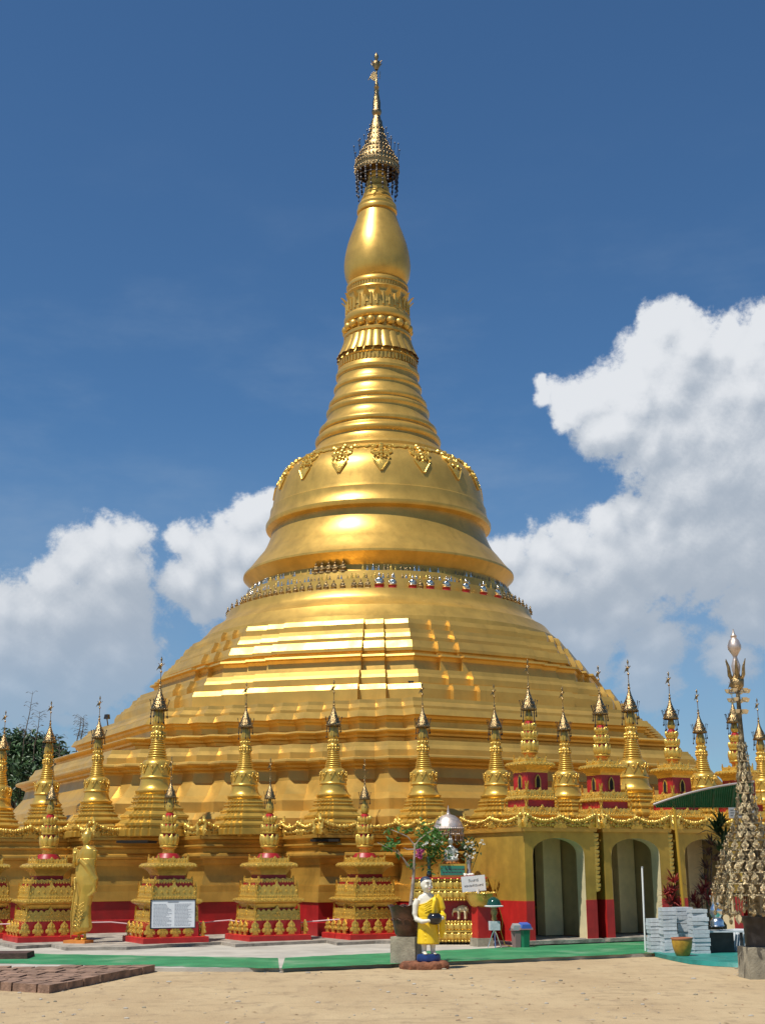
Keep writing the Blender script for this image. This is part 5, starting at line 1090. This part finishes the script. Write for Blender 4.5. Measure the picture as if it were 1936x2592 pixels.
# green canopy
cn = thing('canopy', 'arched green corrugated canopy on a thin gold post', 'canopy', (0, 0, 0)); Yn, Yf = 25.6, 28.2
b = MB(); N = 90
def arc(t):                                     # near edge of the sheet from its left eave across the frame
    x0 = atY(1652, 2036, Yn); x1 = atY(2300, 2036, Yn); t *= .40; x = x0.x + (x1.x - x0.x) * t; z0 = atY(1652, 2037, Yn).z; z1 = atY(1880, 1983, Yn).z; return x, z0 + (z1 - z0) * (1 - (2 * t - 1) ** 2) * 1.12
fz0, fz1 = atY(1660, 2042, Yf), atY(2250, 2042, Yf)
def shp(i, w):
    x, z = arc(i / N); q = fz0.lerp(fz1, .40 * i / N); p = Vector((x, Yn, z)); r = p.lerp(q, w); r.z += .05 * math.sin(math.pi * w) + (.014 if i % 2 else -.014); return r
rows = [[shp(i, w) for i in range(N + 1)] for w in (0, .25, .5, .75, 1)]
b.rings(rows, False); b.rings([[(p.x, p.y, p.z + .012) for p in r] for r in rows], False)
b.build('sheet', M_['roof'], cn, 0)
b = MB(); b.tube([(arc(i / 30)[0], Yn - .02, arc(i / 30)[1]) for i in range(31)], .022, 8); b.build('edge_rib', M_['trim'], cn, 50)
b = MB(); b.tube([fz0, fz0.lerp(fz1, .40)], .02, 8); b.build('rear_beam', M_['roof'], cn, 50)
b = MB()
for k in range(1, 5): p, q = shp(int(N * .2 * k), .02), shp(int(N * .2 * k), .98); b.tube([p - Vector((0, 0, .04)), q - Vector((0, 0, .03))], .018, 6)
b.build('rafter', M_['roof'], cn, 50)
p0, p1 = atY(1706, 2048, Yn + .05), atY(1732, 2330, Yn + .05)
d = (p1 - p0); p1 = p0 + d * ((.06 - p0.z) / d.z); b = MB(); b.tube([p0, p1], .032, 10); b.build('post', M_['goldpipe'], cn, 50)
q0 = atY(1842, 2044, Yn + .1); b = MB(); b.box(q0 + Vector((.26, 0, -.10)), (.52, .02, .20)); pn = b.build('hanging_panel', M_['lidgrey'], cn, 0)
b = MB(); 
for r in range(3):
    x = .03
    while x < .42: l = rng.uniform(.03, .08); b.box(q0 + Vector((x + l / 2, -.012, -.05 - .05 * r)), (l, .003, .014)); x += l + .02
b.build('lettering', M_['inkd'], pn, 0)
# plants behind the tiles
def strap_plant(label, P, spots, m, n, L, stem):
    t = thing('strap_leaf_plant', label, 'plant', P); b = MB()
    for z in stem: b.tube([(rng.uniform(-.03, .03), 0, 0), (z[0], z[1], z[2])], [.018, .012], 6)
    b.build('stem', M_['darkbark'], t, 50); b = MB()
    for c in spots:
        for k in range(n):
            a = rng.uniform(0, 6.28); e = rng.uniform(.05, 1.25); d = Vector((math.cos(a) * math.cos(e), math.sin(a) * math.cos(e), math.sin(e))); l = L * rng.uniform(.6, 1.1); w = l * .12; s = d.cross(Vector((0, 0, 1))).normalized(); C0 = Vector(c)
            P1 = C0 + d * l * .5; P2 = C0 + d * l - Vector((0, 0, l * .28 * math.cos(e))); b.add([C0 - s * w * .3, C0 + s * w * .3, P1 + s * w * .5, P1 - s * w * .5, P2], [(0, 1, 2, 3), (3, 2, 4)])
    b.build('leaves', M_[m], t, 0)
Yp = 26.6
def sp_(x, y, P): return tuple(atY(x, y, Yp) - P)
P = at(1700, 2400, .06); P = Vector((P.x + .1, Yp, .06)); strap_plant('crimson strap leaved plant left of the gold canopy post', P, [sp_(1695, 2290, P), sp_(1702, 2260, P), sp_(1690, 2270, P), sp_(1705, 2235, P), sp_(1712, 2300, P)], 'redleaf', 40, .36, [sp_(1700, 2255, P), sp_(1706, 2240, P)])
P2 = Vector((P.x + .55, Yp, .06)); strap_plant('darker crimson plant right of the gold canopy post', P2, [sp_(1755, 2285, P2), sp_(1775, 2265, P2), sp_(1790, 2280, P2), sp_(1785, 2250, P2), sp_(1765, 2300, P2)], 'redleaf', 34, .34, [sp_(1775, 2270, P2)])
P3 = Vector((P.x + .75, Yp + .5, .06)); strap_plant('tall dim brown leaved plant below the green canopy', P3, [sp_(1788, 2200, P3), sp_(1792, 2165, P3), sp_(1786, 2230, P3), sp_(1800, 2140, P3), sp_(1812, 2180, P3)], 'brownleaf', 34, .32, [sp_(1790, 2180, P3), sp_(1800, 2145, P3)])
P4 = Vector((P.x + 1.0, Yp + .3, .06)); strap_plant('dark green long leaved plant just left of the ornate spire', P4, [sp_(1825, 2090, P4), sp_(1815, 2110, P4), sp_(1835, 2130, P4), sp_(1828, 2160, P4)], 'leafd', 26, .55, [sp_(1825, 2100, P4), sp_(1835, 2130, P4)])
# ornate metal spire on a plinth
SX = atY(1908, 2300, 20.3); sp_o = Vector((SX.x, 20.3, 0))
cb = thing('concrete_block', 'squat mossy concrete block at the right edge carrying the dark drum', 'block', sp_o, R(4)); b = MB(); b.box((.02, 0, .22), (.50, .50, .44), 0, .97); b.build('block', M_['block'], cb, 0)
dr = thing('drum', 'dark weathered drum on the concrete block under the ornate spire', 'drum', sp_o + Vector((0, 0, .44))); b = MB(); b.lathe([(.17, 0), (.175, .30), (.19, .36), (.21, .40), (.21, .43), (.1, .43)], 24); b.build('drum', M_['dark'], dr, 40)
os = thing('ornate_spire', 'tall tiered gilded metal spire with silver ball finial at the right edge', 'spire', sp_o + Vector((0, 0, .87)))
tiers = [(.30, .60), (.46, .555), (.62, .50), (.78, .44), (.94, .385), (1.08, .33), (1.20, .25), (1.33, .195), (1.47, .165), (1.62, .145), (1.78, .13), (1.94, .115), (2.10, .10), (2.26, .088), (2.42, .075)]
b = MB(); b.lathe([(.10, 0), (.10, .3), (.14, .5), (.10, 1.1), (.07, 1.6), (.05, 2.4), (.035, 2.9), (.03, 3.5)], 16); b.build('mast', M_['spiredk'], os, 50)
for i, (z, r) in enumerate(tiers):
    b = MB(); nxt = tiers[min(i + 1, len(tiers) - 1)]
    b.lathe([(r * .92, z), (r * 1.0, z + .004), (r * 1.0, z + .022), (r * .92, z + .026)], 36, cap=False)
    N = max(7, int(2 * math.pi * r / .17)); hh = (nxt[0] - z if i + 1 < len(tiers) else .12)
    for k in range(N):
        a = 2 * math.pi * (k + .5 * (i % 2)) / N + rng.uniform(-.03, .03); M2 = Matrix.Rotation(a, 4, 'Z') @ Matrix.Translation((0, -r * .97, z + .02)) @ Matrix.Rotation(rng.uniform(-.22, .02), 4, 'X') @ Matrix.Rotation(rng.uniform(-.18, .18), 4, 'Z')
        w_k = 2 * math.pi * r / N; b.slab([(-w_k * .10, 0), (w_k * .10, 0), (w_k * .18, hh * .16), (w_k * .33, hh * .34), (w_k * .28, hh * .6), (w_k * .12, hh * .8), (0, hh * 1.05), (-w_k * .12, hh * .8), (-w_k * .28, hh * .6), (-w_k * .33, hh * .34), (-w_k * .18, hh * .16)], .010, M2, .009)
        b.ball(M2 @ Vector((0, -.02, hh * .45)), w_k * .12, 6, 4); b.ball(M2 @ Vector((w_k * .5, -.01, hh * .12)), w_k * .07, 5, 4)
        if i % 3 == 0: M3 = Matrix.Rotation(a, 4, 'Z') @ Matrix.Translation((0, -r * 1.02, z)) @ Matrix.Rotation(math.pi, 4, 'Y'); b.slab([(-w_k * .25, 0), (w_k * .25, 0), (w_k * .1, hh * .35), (0, hh * .6), (-w_k * .1, hh * .35)], .008, M3, .015)
    b.build('tier', M_['spire'], os, 25)
for r, z, n, L in ((.57, .30, 24, .24), (.46, .30, 16, .30), (.36, .30, 10, .36)):
    for k in range(n):
        b = MB(); a = 2 * math.pi * k / n; x, y = r * math.cos(a), r * math.sin(a); l = L * rng.uniform(.6, 1.1); b.tube([(x, y, z), (x, y, z - l)], .006, 4); b.ball((x, y, z - l), .028, 6, 5, (1, 1, 1.5)); b.ball((x, y, z - l * .5), .016, 5, 4)
        b.build('hanging_bell', M_['spire'], os, 50)
for px in (1837, 1868):
    P = atY(px, 2328, 20.3 - .35) - (sp_o + Vector((0, 0, .87))); b = MB(); b.slab([(0, -.07), (.04, -.01), (.05, .03), (.03, .065), (0, .075), (-.03, .065), (-.05, .03), (-.04, -.01)], .006, Matrix.Translation(P)); b.build('leaf_tag', M_['cream'], os, 0); 
for z, r, n in ((3.02, .10, 6), (3.20, .13, 6), (3.34, .155, 6)):
    b = MB()
    for k in range(n):
        a = 2 * math.pi * k / n; x, y = r * math.cos(a), r * math.sin(a); b.lathe([(.01, z - .03), (.03, z - .02), (.045, z + .015), (.05, z + .03)], 10, (x, y, 0)); b.tube([(0, 0, z - .02), (x, y, z - .02)], .008, 5)
    b.build('cup_ring', M_['silver'], os, 50)
b = MB(); b.lathe([(.06, 3.36), (.10, 3.42), (.11, 3.52), (.06, 3.58), (.03, 3.7)], 14)
for k in range(6):
    a = 2 * math.pi * k / 6 + .3; x, y = math.cos(a), math.sin(a); b.tube([(x * .07, y * .07, 3.5), (x * .12, y * .12, 3.60), (x * .13, y * .13, 3.72), (x * .17, y * .17, 3.84)], [.025, .03, .022, .006], 6)
b.build('crown', M_['brass'], os, 50)
b = MB(); b.lathe([(.04, 3.58), (.06, 3.66), (.07, 3.74), (.04, 3.84), (.03, 3.88), (.05, 3.92), (.10, 4.0), (.105, 4.06), (.075, 4.14), (.04, 4.18), (.05, 4.21), (.02, 4.25), (.008, 4.32)], 20); b.build('finial', M_['parasol'], os, 50)

# ------------------------------------------------------------------ brick pavers at the left
def paver(label, poly, z, m, edge):
    t = thing('brick_paving', label, 'paving', (0, 0, 0)); b = MB(); prism(b, poly, .0, z - .012); b.build('bed', M_['brick2'], t, 0); return t
far = [at(-150, 2447, .11), at(60, 2446, .11), at(397, 2442, .11)]; near = [at(397, 2450, .11), at(128, 2493, .11), at(-150, 2478, .11)]
bt = thing('brick_paving', 'raised platform of worn laterite bricks on the sand at lower left', 'paving', (0, 0, 0))
b = MB(); r5 = random.Random(9)
A, B, C, D = far[0], far[2], near[1], near[2]
U1 = (B - C); nU = 7; V1 = (D - C); nV = 9
def pp(u, v): 
    p = C + U1 * u; e = (A - D) * u + D; return p + (e - p) * v
for i in range(nU):
    off = .5 if i % 2 else 0
    for j in range(-1, nV):
        v0, v1 = (j + off) / nV, (j + 1 + off) / nV; v0, v1 = max(0, v0), min(1, v1)
        if v1 - v0 < .02: continue
        g = .004; g2 = .012
        q = [pp(i / nU + g, v0 + g2 * .5), pp((i + 1) / nU - g, v0 + g2 * .5), pp((i + 1) / nU - g, v1 - g2 * .5), pp(i / nU + g, v1 - g2 * .5)]
        dz = r5.uniform(-.012, .008); q = [p + Vector((r5.uniform(-.01, .01), r5.uniform(-.02, .02), 0)) for p in q]
        b.k = 0; b.add([(p.x, p.y, 0) for p in q] + [(p.x, p.y, .11 + dz) for p in q], [(4, 5, 6, 7), (0, 1, 5, 4), (1, 2, 6, 5), (2, 3, 7, 6), (3, 0, 4, 7)])
b.build('bricks', mat('worn_laterite', (.25, .15, .10), .95, 0, var=.35, vscale=5, bump=.9, bscale=22, stain=(.10, .06, .042, .6), stscale=3), bt, 0)
P = at(-30, 2437, .0); b = MB(); b.box((0, .3, .10), (1.35, .8, .12), R(5), .97); o = b.build('stone_slab', M_['brick2'], None, 0); o.location = P; tag(o, 'corner of a dark stone slab at the left edge behind the brick platform', 'slab')

# ------------------------------------------------------------------ trees behind, at the left
def bush(label, P, rad, n, m, seed):
    r6 = random.Random(seed); t = thing('tree', label, 'tree', P); b = MB(); b.tube([(0, 0, 0), (.3, 0, 3), (.1, .2, 5.5)], [.5, .38, .15], 8)
    cl = []
    for k in range(14):
        a, e = r6.uniform(0, 6.28), r6.uniform(-.5, 1.3); q = Vector((math.cos(a) * math.cos(e) * rad[0], math.sin(a) * math.cos(e) * rad[1], rad[3] + math.sin(e) * rad[2])) * 1.0; q.x *= .72; q.y *= .72; cl.append((q, r6.uniform(.9, 1.7))); b.tube([(.1, .2, 4.5), tuple(q * .6 + Vector((0, 0, 2))), tuple(q)], [.14, .09, .04], 5)
    b.build('trunk', M_['darkbark'], t, 60); b = MB()
    for k in range(n):
        c, s = cl[r6.randrange(len(cl))]; g = Vector((r6.gauss(0, 1), r6.gauss(0, 1), r6.gauss(0, .8))); g = g.normalized() * s * r6.uniform(.55, 1.12); L = r6.uniform(.25, .5)
        d = Vector((r6.uniform(-1, 1), r6.uniform(-1, 1), r6.uniform(-1.2, .3))); nn = Vector((r6.uniform(-1, 1), r6.uniform(-1, 1), r6.uniform(.2, 1))); leaf(b, c + g, L, L * .34, d, nn)
    b.build('crown', M_[m], t, 0)
bush('dark green bamboo thicket rising beyond the left end of the pagoda', (-21.0, 76, 0), (3.3, 3, 2.8, 5.6), 9000, 'leafd', 3)
bush('lower dark bushy tree at the left edge beyond the pagoda', (-25.0, 80, 0), (3.2, 3, 2.6, 4.8), 4500, 'leafd', 5)
def bamboo(label, px0, py0, px1, py1, Y, seed):
    r6 = random.Random(seed); a, c = atY(px0, py0, Y), atY(px1, py1, Y); base = Vector((a.x - (c.x - a.x) * .4, Y, 0)); t = thing('bamboo', label, 'bamboo', base, group='bare bamboo stalks at the left'); pts = [Vector((0, 0, 0)), a - base, (a.lerp(c, .55)) - base + Vector((.05, 0, 0)), c - base]
    b = MB(); b.tube(pts, [.04, .035, .022, .008], 6); b.build('stalk', M_['darkbark'], t, 60); b = MB()
    for k in range(22):
        u = r6.random(); q = pts[1].lerp(pts[3], u); l = r6.uniform(.15, .5); d = Vector((r6.choice((-1, 1)) * r6.uniform(.4, 1), r6.uniform(-.4, .4), r6.uniform(.1, .9))).normalized(); b.tube([q, q + d * l], [.012, .004], 3); leaf(b, q + d * l * .8, .18, .035, d + Vector((0, 0, -.8)), rv())
    b.build('twigs', M_['darkbark'], t, 0)
bamboo('tallest bare bamboo stalk against the clouds, left of the second stupa', 62, 1868, 84, 1750, 74, 1); bamboo('bare bamboo stalk just left of the second stupa from the left', 88, 1890, 102, 1800, 74, 2); bamboo('left bamboo stalk of the pair behind the third stupa', 196, 1872, 206, 1815, 72, 3); bamboo('right bamboo stalk of the pair behind the third stupa', 206, 1868, 213, 1812, 72, 4); bamboo('short bamboo stalk between the second and third stupas', 152, 1940, 148, 1860, 72, 5)
